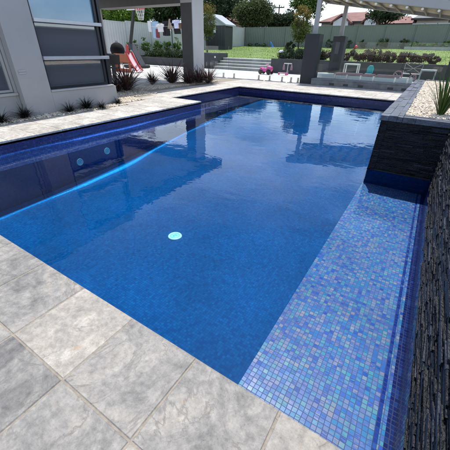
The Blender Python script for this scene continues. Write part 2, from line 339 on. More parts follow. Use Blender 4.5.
        for mm in (mats if isinstance(mats, list) else [mats]): me.materials.append(mm)
        if any(s.mi): me.polygons.foreach_set('material_index', np.array(s.mi, dtype=np.int32))
        if smooth: me.polygons.foreach_set('use_smooth', np.ones(len(s.f), bool))
        me.validate(); me.update()
        ob = bpy.data.objects.new(name, me); COL.objects.link(ob)
        if parent: ob.parent = parent
        ob.location = tuple(o_) if (org is not None and not parent) else (0, 0, 0)
        ORG[ob.name] = tuple(o_)
        if bevel:
            bm = ob.modifiers.new('bevel', 'BEVEL'); bm.width = bevel; bm.segments = 2; bm.limit_method = 'ANGLE'
        return ob
def tag(o, label=None, cat=None, group=None, kind=None):
    if label: o['label'] = label
    if cat: o['category'] = cat
    if group: o['group'] = group
    if kind: o['kind'] = kind
    return o
def thing(name, label, cat, loc, group=None):
    o = bpy.data.objects.new(name, None); COL.objects.link(o); o.location = loc; o.empty_display_size = .1
    ORG[o.name] = tuple(loc); return tag(o, label, cat, group)
def dup(root, loc, rz=0., sc=1., label=None):
    def cp(o, par):
        c = o.copy(); COL.objects.link(c); c.parent = par
        for ch in o.children: cp(ch, c)
        return c
    r = cp(root, None); r.location = loc; r.rotation_euler = (0, 0, rz); r.scale = (sc,)*3 if not hasattr(sc, '__len__') else sc
    if label: r['label'] = label
    return r
def struct(o): return tag(o, kind='structure')

# foliage -------------------------------------------------------------
def leaves(name, m, pts, size, parent=None, tint=None, org=None, flat=0., aspect=.55, up=0.):
    """many small leaf quads centred at pts"""
    n = len(pts); pts = np.asarray(pts, float)
    a = rng.normal(size=(n, 3)); a[:, 2] *= (1-flat); a[:, 2] += up; a /= np.linalg.norm(a, axis=1)[:, None]
    b = rng.normal(size=(n, 3)); b -= a*(a*b).sum(1)[:, None]; b /= np.linalg.norm(b, axis=1)[:, None]
    s_ = size*rng.uniform(.6, 1.35, n)[:, None]
    A = a*s_*.5; B = b*s_*.5*aspect
    v = np.stack([pts-A, pts+B, pts+A, pts-B], 1).reshape(-1, 3)
    o_ = np.array(ORG.get(parent.name, (0, 0, 0)) if parent else (org if org is not None else (0, 0, 0)))
    me = bpy.data.meshes.new(name); me.vertices.add(4*n); me.vertices.foreach_set('co', (v-o_).astype(np.float32).ravel())
    me.loops.add(4*n); me.loops.foreach_set('vertex_index', np.arange(4*n, dtype=np.int32))
    me.polygons.add(n); me.polygons.foreach_set('loop_start', np.arange(0, 4*n, 4, dtype=np.int32))
    me.update(calc_edges=True)
    ca = me.color_attributes.new('tint', 'FLOAT_COLOR', 'CORNER')
    if tint is None: tint = np.ones((n, 3))
    t = np.concatenate([tint, np.ones((n, 1))], 1); ca.data.foreach_set('color', np.repeat(t, 4, 0).astype(np.float32).ravel())
    me.materials.append(m); me.validate()
    ob = bpy.data.objects.new(name, me); COL.objects.link(ob)
    if parent: ob.parent = parent
    elif org is not None: ob.location = tuple(org)
    return ob
def crown_pts(c, rad, nblob, per, br, hollow=.5, squash=1.0):
    c = np.array(c, float); rad = np.array(rad, float); P = []; T = []
    for _ in range(nblob):
        d = rng.normal(size=3); d /= np.linalg.norm(d); r = rng.uniform(hollow, 1)**.6
        bc = c+d*rad*r*.86
        k = max(6, int(per*rng.uniform(.5, 1.5))); q = rng.normal(size=(k, 3)); q /= np.linalg.norm(q, axis=1)[:, None]
        q *= (rng.uniform(0, 1, k)**.45)[:, None]*br*rng.uniform(.6, 1.3); q[:, 2] *= squash*.8
        P.append(bc+q); tn = rng.uniform(.65, 1.35); T.append(np.ones((k, 3))*tn*rng.uniform(.75, 1.25, (k, 1)))
    return np.concatenate(P), np.concatenate(T)
def tree(name, label, base, crown_c, rad, m, leaf=.2, nblob=60, per=60, br=.7, trunk_r=.15, group=None, limbs=7, m2=None, f2=.0, hollow=.45, cat='tree'):
    t = thing(name, label, cat, base, group)
    tr = MB(); base = np.array(base, float); cc = np.array(crown_c, float); rad = np.array(rad, float)
    top = cc+np.array([0, 0, rad[2]*.3]); mid = (base+cc)/2+rng.normal(size=3)*.04*np.linalg.norm(cc-base)*np.array([1, 1, 0])
    tr.tube([base-np.array([0, 0, .1]), base+(mid-base)*.5, mid, (mid+top)/2, top], [trunk_r*1.25, trunk_r, trunk_r*.85, trunk_r*.6, trunk_r*.2], 8)
    for i in range(limbs):
        a = 2*math.pi*(i+rng.uniform(0, .6))/limbs; s0 = mid+(top-mid)*rng.uniform(-.1, .7)
        e = cc+rad*np.array([math.cos(a)*.75, math.sin(a)*.75, rng.uniform(-.3, .65)])
        k = (s0+e)/2+np.array([0, 0, .1*rad[2]])
        tr.tube([s0, k, e], [trunk_r*.45, trunk_r*.28, trunk_r*.1], 6)
    tr.build('trunk', M['bark'], t, smooth=True)
    P, T = crown_pts(cc, rad, nblob, per, br, hollow)
    if m2 is not None:
        w = (P[:, 2]-cc[2])/rad[2]+rng.normal(size=len(P))*.45; sel = w > (1-2*f2)
        leaves('crown', m, P[~sel], leaf, t, T[~sel]); o = leaves('crown', m2, P[sel], leaf, t, T[sel]); o['label'] = 'orange tinged outer leaves'
    else: leaves('crown', m, P, leaf, t, T)
    return t
def shrub(name, label, base, rad, m, leaf=.07, n=700, cat='shrub', group=None, stem=True):
    t = thing(name, label, cat, base, group); b = np.array(base, float); rad = np.array(rad, float)
    P, T = crown_pts(b+np.array([0, 0, rad[2]*1.05]), rad, 16, n//16, min(rad)*.42, .3)
    leaves('foliage', m, P, leaf, t, T)
    s = MB()
    for i in range(5):
        a = i*1.257+rng.uniform(0, .5); s.tube([b-np.array([0, 0, .05]), b+rad*np.array([.5*math.cos(a), .5*math.sin(a), 1.2])], [.012, .005], 5)
    s.build('stem', M['bark'], t); return t
def blades(n, L, w, spread, droop, seg=4, col=None, lo=.5):
    """strap leaves from the origin, returned as an MB"""
    b = MB()
    for i in range(n):
        a = rng.uniform(0, 2*math.pi); l = L*rng.uniform(lo, 1.15); sp = spread*rng.uniform(.25, 1.2); d = droop*rng.uniform(.3, 1.3)
        o = np.array([math.cos(a), math.sin(a), 0])*rng.uniform(0, .05*L); side = np.array([-math.sin(a), math.cos(a), 0])
        tn = rng.uniform(.6, 1.5); c = (tn*rng.uniform(.85, 1.2), tn*rng.uniform(.85, 1.15), tn*rng.uniform(.85, 1.1))
        prev = None
        for k in range(seg+1):
            t = k/seg; r = l*(sp*t+.25*d*t*t); z = l*(t*math.sqrt(max(.05, 1-min(.9, sp*sp)))-.55*d*t**2.2)
            p = o+np.array([math.cos(a)*r, math.sin(a)*r, z]); ww = w*(1-t**1.8)*(.55+.45*min(1, t*4))+.0008
            cur = (p-side*ww/2, p+side*ww/2)
            if prev: b.face([prev[0], prev[1], cur[1], cur[0]], col=c)
            prev = cur
    return b

# ================================================================== SETTING
WL = -.17                     # water level
XL, XL2, XR, XB = -4.73, -5.74, .33, -.39
Y0, YP, YN, YF = .59, 4.10, 6.28, 9.92
def ground_sheet():
    b = MB(); b.face([(-400, -300, -1.6), (400, -300, -1.6), (400, 900, -1.6), (-400, 900, -1.6)])
    return struct(b.build('ground', M['soil']))
ground_sheet()
# street-level ground beyond the fence
b = MB(); b.box((-120, 34.7, -1.5), (120, 200, .9)); b.box((-120, -40, -1.5), (-19.7, 34.7, .55)); struct(b.build('terrain', M['soil']))

# paving -------------------------------------------------------------
pav = MB(); PX, PY, G = .39, .362, .0030
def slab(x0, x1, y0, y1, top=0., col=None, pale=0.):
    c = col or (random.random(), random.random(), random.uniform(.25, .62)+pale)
    x0 += G/2; x1 -= G/2; y0 += G/2; y1 -= G/2; e = .0055; z0 = top-.03
    if x1-x0 < .02 or y1-y0 < .02: return
    dz = random.uniform(-.0008, .0008); top += dz
    o_ = [(x0, y0), (x1, y0), (x1, y1), (x0, y1)]; i_ = [(x0+e, y0+e), (x1-e, y0+e), (x1-e, y1-e), (x0+e, y1-e)]
    pav.face([(x, y, top) for x, y in i_], col=c)
    for k in range(4):
        q = (k+1) % 4
        pav.face([(*o_[k], top-e), (*o_[q], top-e), (*i_[q], top), (*i_[k], top)], col=c)
        pav.face([(*o_[k], z0), (*o_[q], z0), (*o_[q], top-e), (*o_[k], top-e)], col=c)
    pav.face([(x, y, z0) for x, y in reversed(o_)], col=c)
# near deck: rows run back from the pool edge; column joints where the photo has them
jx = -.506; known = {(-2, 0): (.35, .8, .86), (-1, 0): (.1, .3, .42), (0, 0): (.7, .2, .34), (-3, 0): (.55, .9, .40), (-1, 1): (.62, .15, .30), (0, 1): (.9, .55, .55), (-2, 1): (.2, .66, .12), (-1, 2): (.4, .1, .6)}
for i in range(-14, 4):
    for j in range(8):
        x0 = jx+(i)*PX; x1 = x0+PX; y1 = .605-j*PY if j else .605; yt = .605-.375-(j-1)*PY if j else .605; yb = .605-.375-j*PY
        if x0 < XL-.3 and False: continue
        x1c = min(x1, .325)
        if x0 > .3: continue
        if x1 <= XL+.02 and yt > .23: pass
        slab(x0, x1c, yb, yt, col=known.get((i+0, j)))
# left strip (between pool and house), notch, far strip; sun glare painted in as paler slabs
yy = .605
while yy < YN+.01:
    y2 = min(yy+.40, YN+.012)
    xx = XL-.0
    for k in range(4):
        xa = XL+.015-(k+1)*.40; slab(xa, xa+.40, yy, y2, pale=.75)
    yy = y2
yy = YN+.012
while yy < YF+2.4:
    y2 = yy+.40
    for k in range(6):
        xa = XL2+.015-(k+1)*.40
        if xa < -5.4-1.9: continue
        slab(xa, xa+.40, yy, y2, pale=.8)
    yy = y2
xx = XL2+.015
while xx < 2.2:
    for k in range(6):
        ya = YF-.015+k*.40
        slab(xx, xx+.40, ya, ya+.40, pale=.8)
    xx += .40
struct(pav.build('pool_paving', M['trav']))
# bedding sheet below the pavers, with the pool cut out
b = MB(); zb = -.0035
for (x0, x1, y0, y1) in ((-8, .33, -2.5, Y0), (-8, XL, Y0, YN), (-8, XL2, YN, YF), (-8, 3, YF, 12.35)):
    b.box((x0, y0, -.06), (x1, y1-(.021 if y1 == Y0 else 0), zb))
b.box((-4.72, Y0-.02, -.028), (.325, Y0+.0115, zb)); struct(b.build('paving_bed', M['grout']))
# patio round the house and beyond the glass fence
b = MB(); b.box((-30, 12.352, -.3), (12, 17.6, -.012)); b.box((-30, -10, -.3), (-8.002, 12.352, -.012)); b.box((-30, 17.602, -.3), (-7.5, 19.5, -.013))
struct(b.build('patio', M['patio']))
# lawn on a slope
b = MB(); nx, ny = 60, 30
def lawnz(x, y):
    t = min(1, max(0, (y-19.0)/(34.6-19.0))); return .60+.78*t+.02*math.sin(x*.7+y*.3)
g = {}
for i in range(nx):
    for j in range(ny):
        xa, xb = -19.6+i*31.6/nx, -19.6+(i+1)*31.6/nx; ya, yb_ = 18.9+j*15.8/ny, 18.9+(j+1)*15.8/ny
        b.face([(xa, ya, lawnz(xa, ya)), (xb, ya, lawnz(xb, ya)), (xb, yb_, lawnz(xb, yb_)), (xa, yb_, lawnz(xa, yb_))])
struct(b.build('lawn', M['lawn']))
n = 30000
P = np.stack([rng.uniform(-19.4, 11, n), rng.uniform(19.1, 34.3, n), np.zeros(n)], 1); P[:, 2] = [lawnz(x, y)+.02 for x, y, _ in P]
tn = rng.uniform(.75, 1.2, (n, 1))*np.array([[1.1, 1.05, 1.2]])
go = leaves('grass', M['l_bright'], P, .055, None, tn, up=1.5, aspect=.3); tag(go, kind='stuff')

# pool -------------------------------------------------------------
pool = thing('swimming_pool', 'long blue mosaic tiled pool with a shallow iridescent ledge along one side', 'swimming pool', (-2.4, 5, 0))
def floorz(y):
    pts = [(.5, -1.0), (1.3, -.94), (2.9, -.92), (3.65, -.82), (4.65, -.69), (5.95, -.55), (7.6, -.43), (10, -.33)]
    def lin(y):
        for (a, za), (c, zc) in zip(pts, pts[1:]):
            if y <= c: return za+(zc-za)*max(0, (y-a)/(c-a))
        return pts[-1][1]
    return sum(lin(y+k*.25) for k in range(-5, 6))/11
b = MB(); ys = [.59+i*(YF-.59)/120 for i in range(121)]
for y0, y1 in zip(ys, ys[1:]):
    b.quad_uv([(XL2, y0, floorz(y0)), (XB, y0, floorz(y0)), (XB, y1, floorz(y1)), (XL2, y1, floorz(y1))])
b.build('floor', M['pool'], pool); b = MB()
def wallq(p, q, z0, z1, mi=0):
    b.quad_uv([(*p, z0), (*q, z0), (*q, z1), (*p, z1)], mi=mi)
ring = [(XL, Y0), (XR, Y0), (XR, YP), (XB, YP), (XB, YF), (XL2, YF), (XL2, YN), (XL, YN)]
ZB = -.36
for k in range(8):
    p, q = ring[k], ring[(k+1) % 8]
    low = -1.25 if k != 1 else -.5
    if k in (5, 7): wallq(p, q, -.39 if k == 7 else -.325, WL, 1)          # paler mosaic just under the water on the house side
    wallq(p, q, low, -.39 if k == 7 else (-.325 if k == 5 else WL), 0)
b.build('basin', [M['pool'], M['lilac']], pool)
b = MB()
for k in (0, 4, 5, 6, 7): wallq(ring[k], ring[(k+1) % 8], WL-.0, -.03)
b.build('waterline_band', M['band'], pool)
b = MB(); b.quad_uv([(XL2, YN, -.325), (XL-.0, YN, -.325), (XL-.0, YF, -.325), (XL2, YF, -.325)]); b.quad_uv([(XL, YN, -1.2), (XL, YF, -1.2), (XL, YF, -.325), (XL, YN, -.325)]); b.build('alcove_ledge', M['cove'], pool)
# ledge: field of iridescent tiles, then a lower cove of dark tiles along the slate wall with one bright row
b = MB(); b.quad_uv([(XB, Y0, ZB), (.250, Y0, ZB), (.250, YP, ZB), (XB, YP, ZB)])
b.quad_uv([(XB, Y0, -1.25), (XB, YP, -1.25), (XB, YP, ZB), (XB, Y0, ZB)])
b.quad_uv([(.270, Y0, ZB+.002), (.294, Y0, ZB+.002), (.294, YP, ZB+.002), (.270, YP, ZB+.002)])
b.build('ledge', M['bench'], pool)
b = MB(); b.quad_uv([(.250, Y0, ZB), (.270, Y0, ZB-.002), (.270, YP, ZB-.002), (.250, YP, ZB)]); b.build('blue_row', M['row'], pool)
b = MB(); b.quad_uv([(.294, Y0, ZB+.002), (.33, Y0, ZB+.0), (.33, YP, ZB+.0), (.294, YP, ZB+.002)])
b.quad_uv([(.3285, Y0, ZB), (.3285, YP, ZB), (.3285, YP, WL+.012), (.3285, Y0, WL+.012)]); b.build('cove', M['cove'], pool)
dc = onz(175, 236, floorz(2.4)); dc[2] = floorz(dc[1])
def drain(c, nrm, r, name):
    ax = 'z' if nrm == 'z' else 'x'
    b = MB(); b.lathe([(r*.70, .004), (r*.74, .009), (r*.94, .009), (r, .0), (r, -.01)], c, 32, axis=ax); o = b.build(name, M['white_fit'], pool, smooth=True)
    b = MB(); b.lathe([(0, .006), (r*.26, .006), (r*.30, .003), (r*.70, .003)], c, 32, axis=ax); b.build('grille', M['teal_fit'], o, smooth=True)
    b = MB(); b.lathe([(r*.36, .0035), (r*.38, .007), (r*.50, .007), (r*.52, .0035)], c, 32, axis=ax); b.build('grille_ring', M['white_fit'], o, smooth=True)
    return o
M['white_fit'] = mat('aqua_white_fitting', (.42, .92, .90), .4, .05); M['teal_fit'] = mat('aqua_fitting', (.12, .62, .66), .4, .05)
drain((dc[0], dc[1], dc[2]+.004), 'z', .088, 'drain_cover')
for q in ((80, 162), (107, 151)):
    p = onx(*q, XL); drain((XL, p[1], p[2]), 'x', .062, 'return_fitting')
# water
b = MB(); e = .001
def wq(x0, x1, y0, y1, mi=0): b.face([(x0, y0, WL), (x1, y0, WL), (x1, y1, WL), (x0, y1, WL)], mi=mi)
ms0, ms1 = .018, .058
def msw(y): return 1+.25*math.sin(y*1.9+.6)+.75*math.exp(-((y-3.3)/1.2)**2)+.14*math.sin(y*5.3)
bands = [(.0, 1), (.034, 2), (.056, 3), (.072, 2), (.098, 1), (.15, 0)]     # added strips multiply the sunlight into a bright floor line: weak - strong - weak
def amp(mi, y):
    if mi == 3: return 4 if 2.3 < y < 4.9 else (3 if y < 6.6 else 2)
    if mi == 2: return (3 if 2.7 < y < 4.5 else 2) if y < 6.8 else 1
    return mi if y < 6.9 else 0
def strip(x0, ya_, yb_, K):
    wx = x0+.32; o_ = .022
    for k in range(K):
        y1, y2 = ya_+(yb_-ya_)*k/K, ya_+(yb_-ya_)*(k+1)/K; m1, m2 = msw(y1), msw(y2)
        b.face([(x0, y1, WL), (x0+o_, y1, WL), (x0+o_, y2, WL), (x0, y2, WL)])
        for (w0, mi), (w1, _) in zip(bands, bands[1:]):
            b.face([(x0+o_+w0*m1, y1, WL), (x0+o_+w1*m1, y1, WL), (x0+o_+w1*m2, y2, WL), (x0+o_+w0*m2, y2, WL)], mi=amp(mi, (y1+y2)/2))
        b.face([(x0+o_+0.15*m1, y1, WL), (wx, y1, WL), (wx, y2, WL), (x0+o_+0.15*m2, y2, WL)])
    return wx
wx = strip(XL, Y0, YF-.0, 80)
wq(XL2, XL, YN, YF); wq(wx, XR, Y0, YP); wq(wx, XB, YP, YF)
struct(b.build('pool_water', [M['water'], M['sungain_a'], M['sungain_b'], M['sungain_c'], M['sungain_d']]))

# slate wall and planter -------------------------------------------------------------
def stacked(b, face, u0, u1, z0, z1, depth=.018, hs=(.007, .009, .012, .015, .019), ls=(.05, .26), tl=(.6, .8, .9, 1, 1.1, 1.3, 1.8, 3.6)):
    """rows of split stone; face(u, z, d) -> point, d = how far it stands out"""
    z = z0
    while z < z1-.004:
        h = min(random.choice(hs), z1-z); u = u0-random.uniform(0, .2)
        while u < u1:
            L = random.uniform(*ls); a, c = max(u, u0), min(u+L, u1)
            if c-a > .01:
                d = random.uniform(.004, depth); d2 = d+random.uniform(-.004, .004); g_ = .0015
                t = random.choice(tl); cl = (t*.95, t, t*random.uniform(1.05, 1.25))
                e1, e2 = random.uniform(-.004, .004), random.uniform(-.004, .004)
                V = [face(a+g_, z+g_, -.05), face(c-g_, z+g_, -.05), face(c-g_, z+h-g_, -.05), face(a+g_, z+h-g_, -.05),
                     face(a+g_, z+g_, d), face(c-g_, z+g_, d2), face(c-g_, z+h-g_, d2+e2), face(a+g_, z+h-g_, d+e1)]
                i = len(b.v); b.v += [tuple(map(float, p)) for p in V]
                for f in ((4, 5, 6, 7), (0, 1, 5, 4), (3, 7, 6, 2), (1, 2, 6, 5), (0, 4, 7, 3)):
                    b.f.append(tuple(i+j for j in f)); b.uv.append(None); b.c.append(cl); b.mi.append(0)
            u += L
        z += h
ZT = .524
wall = thing('slate_wall', 'black split slate retaining wall standing straight beside the iridescent pool ledge', 'wall', (.6, 1.5, 0))
b = MB(); stacked(b, lambda u, z, d: (.336-d, u, z), -1.2, YP-.012, WL+.004, ZT-.03); b.build('cladding', M['slate'], wall)
b = MB(); b.box((.345, -1.2, -.5), (1.3, YP-.0, ZT-.03)); b.build('core', M['char'], wall)
b = MB(); stacked(b, lambda u, z, d: (z, u, ZT-.03+d), -1.2, YP-.02, .335, .60, .012, (.05, .07, .09), (.15, .5), (.8, .9, 1, 1.1, 1.2)); b.box((.602, -1.2, ZT-.03), (1.3, YP-.02, ZT-.012)); b.build('capping', M['rim'], wall)
pl = thing('raised_planter', 'low black slate planter filled with white pebbles at the pool end', 'planter', (.6, 7, 0))
YB = 10.45
b = MB(); stacked(b, lambda u, z, d: (u, YP+.035-d, z), XB+.004, 2.2, WL+.005, ZT-.028, .02); b.build('cladding', M['slate'], pl)
b = MB(); stacked(b, lambda u, z, d: (XB+.035-d, u, z), YP+.01, YB, WL+.005, ZT-.028); b.build('cladding', M['slate'], pl)
b = MB(); b.box((XB+.034, YP+.034, -1.2), (2.2, YB, ZT-.06)); b.build('core', M['char'], pl)
b = MB()
stacked(b, lambda u, z, d: (z, u, ZT-.03+d), YP+.0, YB, XB-.008, XB+.23, .012, (.05, .07, .09), (.15, .5), (.8, .9, 1, 1.1, 1.2))
stacked(b, lambda u, z, d: (u, z, ZT-.03+d), XB+.232, 2.2, YP-.006, YP+.22, .012, (.05, .07, .09), (.15, .5), (.8, .9, 1, 1.1, 1.2))
b.box((XB+.24, YB-.2, ZT-.06), (2.2, YB, ZT-.008)); b.build('capping', M['rim'], pl)
# pebbles
def pebbles(name, label, areas, z, n, r0, r1, m, par=None):
    b = MB()
    base = [(0, 0, .7), (1, 0, 0), (.5, .87, 0), (-.5, .87, 0), (-1, 0, 0), (-.5, -.87, 0), (.5, -.87, 0)]
    for (x0, x1, y0, y1) in areas:
        b.box((x0, y0, z-.05), (x1, y1, z-.004), col=(.7, .68, .64))
        k = int(n*(x1-x0)*(y1-y0))
        for _ in range(k):
            r = random.uniform(r0, r1); x, y = random.uniform(x0, x1), random.uniform(y0, y1); a = random.uniform(0, 6.28); s = random.uniform(.55, 1)
            tx, ty = random.uniform(-.5, .5), random.uniform(-.5, .5); t = random.choice((.55, .8, .95, 1.05, 1.2, 1.25)); cl = (t, t*random.uniform(.93, 1.0), t*random.uniform(.84, 1.0))
            i = len(b.v)
            for (px, py, pz) in base:
                qx, qy = px*r, py*r*s; X, Y = qx*math.cos(a)-qy*math.sin(a), qx*math.sin(a)+qy*math.cos(a)
                b.v.append((x+X, y+Y, z-.002+pz*r+(tx*X+ty*Y)))
            for q in range(1, 7):
                b.f.append((i, i+q, i+1+q % 6)); b.uv.append(None); b.c.append(cl); b.mi.append(0)
    o = b.build(name, m, smooth=False); return tag(o, kind='stuff')
pebbles('white_pebbles', '', [(XB+.235, 2.2, YP+.222, YB-.2)], ZT-.03, 1500, .012, .026, M['gravel'])
pebbles('gravel', '', [(-6.15, -5.72, 1.2, 2.78), (-5.99, -5.70, 2.78, 4.83), (-6.5, -5.95, 4.83, 5.6), (-7.6, -6.5, 5.0, 6.6), (-8.0, -7.2, 6.6, 10.9)], .012, 1100, .014, .034, M['gravel'])

# ------------------------------------------------------------------ plants by the pool
# strappy rush in the planter
c = onz(441, 112.5, ZT); rp = thing('rush_plant', 'tall strappy green rush growing in the white pebbles', 'plant', (c[0], c[1], ZT-.03))
bb = blades(95, .70, .016, .42, .45, 6); bb.v = [(x+c[0], y+c[1], z+ZT-.03) for x, y, z in bb.v]; bb.build('leaves', M['reed'], rp)
# dark grass tufts along the house wall
proto = thing('grass_tuft', '', 'plant', (0, 0, 0), 'dark grass tufts along the house wall'); blades(170, .27, .010, .8, .9, 5).build('leaves', M['mondo'], proto)
tufts = [((4, 124), 1.05, 'dark grass tuft nearest the edge of the house window, wide and low'), ((27, 119), 1.1, 'dark grass tuft at the foot of the projecting wall corner'), ((72, 113), .95, 'upright dark grass tuft below the middle of the big window'),
         ((89, 109.5), 1.2, 'fullest dark grass tuft below the end of the low wall'), ((104, 109), .85, 'dark grass tuft right at the low wall end'), ((111, 104.5), .6, 'small dark grass tuft just behind the low wall end'), ((120, 104.5), .75, 'lone dark grass tuft on the gravel past the low wall')]
for i, (q, s, lb) in enumerate(tufts):
    p = onz(*q, 0.0); loc = (p[0]-.06, p[1], .005)
    o = proto if i == 0 else dup(proto, loc, i*1.3, s*1.1, lb)
    if i == 0: proto.location = loc; proto['label'] = lb; proto.scale = (s*1.1,)*3
pf = thing('flax_plant', '', 'plant', (0, 0, 0), 'purple flax plants along the paving edge'); blades(130, .92, .042, .74, .85, 7).build('leaves', M['flax'], pf)
flx = [((127, 91), .98, 'large purple flax plant below the orange toddler slide'), ((118, 92), .6, 'low ragged purple flax beside the biggest flax'), ((152.5, 84.5), .6, 'small purple flax plant standing between two larger ones'), ((172, 83.5), 1.0, 'spiky upright purple flax plant before the porch column'),
       ((189, 84), .78, 'dense purple flax at the foot of the porch column'), ((199, 83.5), .75, 'purple flax against the lit side of the porch column'), ((208, 83), .8, 'wide purple flax past the porch column, nearest the glass fence')]
for i, (q, s, lb) in enumerate(flx):
    p = onz(*q, 0.0); loc = (p[0], p[1], .0)
    o = pf if i == 0 else dup(pf, loc, i*2.1, s*1.2, lb)
    if i == 0: pf.location = loc; pf['label'] = lb; pf.scale = (s*1.2,)*3

# ------------------------------------------------------------------ house
HX = -6.0; HX2 = -6.15
h = thing('house', 'grey rendered house with big dark windows and a deep porch', 'house', (-9, 3, 0))
b = MB()
b.box((-14, -4, -.05), (-6.6, 4.6, 2.7))
b.box((-6.6, -4, -.05), (HX2, .6, 2.7)); b.box((-6.6, .6, -.05), (HX2, 2.74, .40)); b.box((-6.6, .6, 2.3), (HX2, 2.74, 2.7)); b.box((-6.6, 2.74, -.05), (HX2, 2.78, 2.7))
b.box((-6.6, 2.782, -.05), (HX, 3.30, 2.7)); b.box((-6.6, 3.30, -.05), (HX, 4.80, .375)); b.box((-6.6, 3.30, 2.45), (HX, 4.80, 2.7))
b.build('wall', M['render'], h, bevel=.006)
b = MB(); b.box((HX, 2.98, -.02), (HX+.005, 4.79, .10)); b.build('plinth_strip', M['render'], h)
b = MB(); b.box((-6.35, 3.305, .377), (HX+.02, 4.74, .405)); b.build('sill', M['render_l'], h, bevel=.004)
def window(y0, y1, z0, z1, x, mull=(), t=.05, fm='dkframe'):
    w = MB()
    w.box((x-.06, y0, z0), (x+.02, y0+t, z1)); w.box((x-.06, y1-t, z0), (x+.02, y1, z1)); w.box((x-.06, y0+t, z0), (x+.02, y1-t, z0+t)); w.box((x-.06, y0+t, z1-t), (x+.02, y1-t, z1))
    for z in mull: w.box((x-.05, y0+t, z-.02), (x+.015, y1-t, z+.02))
    o = w.build('window', M[fm], h)
    zz = [z0+t]+list(mull)+[z1-t]
    for a, c in zip(zz, zz[1:]):
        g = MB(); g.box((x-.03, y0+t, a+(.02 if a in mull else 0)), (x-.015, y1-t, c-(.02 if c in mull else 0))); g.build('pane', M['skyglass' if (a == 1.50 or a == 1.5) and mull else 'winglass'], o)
    return o
w1 = window(3.31, 4.66, .41, 2.45, HX-.10, (.94, 1.50))
window(.61, 2.73, .41, 2.3, HX2-.06, t=.035, fm='render_l')
b = MB(); b.box((HX2-.03, .55, .36), (HX2+.03, 2.77, .399)); b.build('sill', M['render_l'], h)
b = MB()
for z, ye in ((.93, 4.72), (1.50, 4.66)): b.box((HX-.06, 3.31, z-.028), (HX+.035, ye, z+.028))
b.build('sun_blade', M['ltmetal'], h, bevel=.004)
b = MB(); b.box((HX-.5, 4.665, .41), (HX-.13, 4.74, 2.45)); b.box((HX-.12, 4.69, .41), (HX-.06, 4.75, 2.45)); b.build('corner_frame', M['dkframe'], h)
b = MB(); p = onx(22, 72, HX); b.box((HX, p[1]-.055, p[2]-.03), (HX+.012, p[1]+.055, p[2]-.005)); b.box((HX, p[1]-.055, p[2]+.003), (HX+.012, p[1]+.055, p[2]+.026)); b.build('wall_vent', M['render_l'], h)
# porch
b = MB(); b.box((-8.09, 9.7, -.05), (-7.57, 10.34, 2.6)); b.build('column', M['col'], h, bevel=.008)
b = MB(); b.box((-8.082, 9.694, -.02), (-7.60, 9.699, 2.44)); b.build('column_shade', M['dkbeam'], h)  # thin dark sheet that paints the shade on this side of the column
b = MB(); b.box((-13.05, 9.7, -.05), (-12.60, 9.95, 2.6)); b.build('pier', M['render_l'], h, bevel=.008)
b = MB(); b.box((-12.59, 9.72, 2.44), (-7.575, 10.32, 2.78)); b.build('beam', M['dkbeam'], h)
b = MB(); b.box((-14, 4.62, 2.79), (-7.3, 10.5, 2.86)); b.build('porch_ceiling', M['soffit'], h)
b = MB(); b.box((-15, -4.5, 2.87), (-6.6, 4.9, 3.12)); b.box((-15, 4.905, 2.865), (-7.0, 10.8, 3.15)); b.build('roof', M['dkbeam'], h)

# ------------------------------------------------------------------ porch furniture and yard things
def chair(name, label, loc, rz, m, seat_h=.44, group=None):
    t = thing(name, label, 'chair', (0, 0, 0), group)
    b = MB(); b.box((-.23, -.22, seat_h-.03), (.23, .22, seat_h)); b.build('seat', m, t)
    b = MB(); b.box((-.23, .20, seat_h+.12), (.23, .225, .88), M_=Matrix.Rotation(R(-6), 4, 'X')); b.build('backrest', m, t)
    for sx in (-1, 1):
        for sy in (-1, 1):
            b = MB(); b.bar((sx*.21, sy*.2, 0), (sx*.21, sy*.2+(.05 if sy > 0 else 0), .86 if sy > 0 else seat_h-.03), .03); b.build('leg', M['dkgrey'], t)
    t.location = loc; t.rotation_euler = (0, 0, rz); return t
tb = thing('outdoor_table', 'dark timber outdoor table on the porch behind the house corner', 'table', (-11.6, 8.4, 0))
b = MB(); b.box((-12.5, 7.95, .71), (-10.8, 8.85, .76)); b.build('tabletop', M['wood'], tb)
for x in (-12.4, -10.9):
    for y in (8.05, 8.75): b = MB(); b.box((x-.04, y-.04, 0), (x+.04, y+.04, .71)); b.build('leg', M['wood'], tb)
chair('porch_chair', 'dark chair on the near side of the porch table, beside the house corner', (-11.9, 7.65, 0), math.pi, M['dkgrey'], group='porch chairs')
chair('porch_chair', 'dark chair behind the porch table, facing the pool', (-11.7, 9.1, 0), 0, M['dkgrey'], group='porch chairs')
chair('porch_chair', 'dark chair at the near end of the porch table, next to the slide', (-10.5, 8.3, 0), -math.pi/2, M['black'], group='porch chairs')

# toddler slide
YS = 11.6
s0 = at(116, 69, YS)[0]; s1 = at(131, 69, YS)[0]; e1 = onz(139, 72.5, 0); 
sl = thing('toddler_slide', 'orange and pink plastic toddler slide standing by the flax plants', 'slide', (s0+.3, YS, 0))
b = MB(); b.box((s0, YS-.03, .42), (s1, YS+.03, .80)); b.build('front_panel', M['orange'], sl, bevel=.02)
b = MB(); b.box((s0, YS-.25, 0), (s0+.10, YS+.25, .42)); b.box((s1-.12, YS-.03, 0), (s1, YS+.03, .42)); b.box((s0+.10, YS-.03, .0), (s1-.12, YS+.03, .14)); b.build('side_frame', M['orange'], sl, bevel=.015)
b = MB(); b.box((s0, YS+.031, .40), (s1, YS+.45, .44)); b.build('platform', M['orange'], sl)
b = MB(); prev = None; ch = []
x_e = s1+.62
for k in range(11):
    t = k/10; x = s1-.05+(x_e-s1+.05)*t; z = .80*(1-t)**1.35+.04; ch.append((x, z))
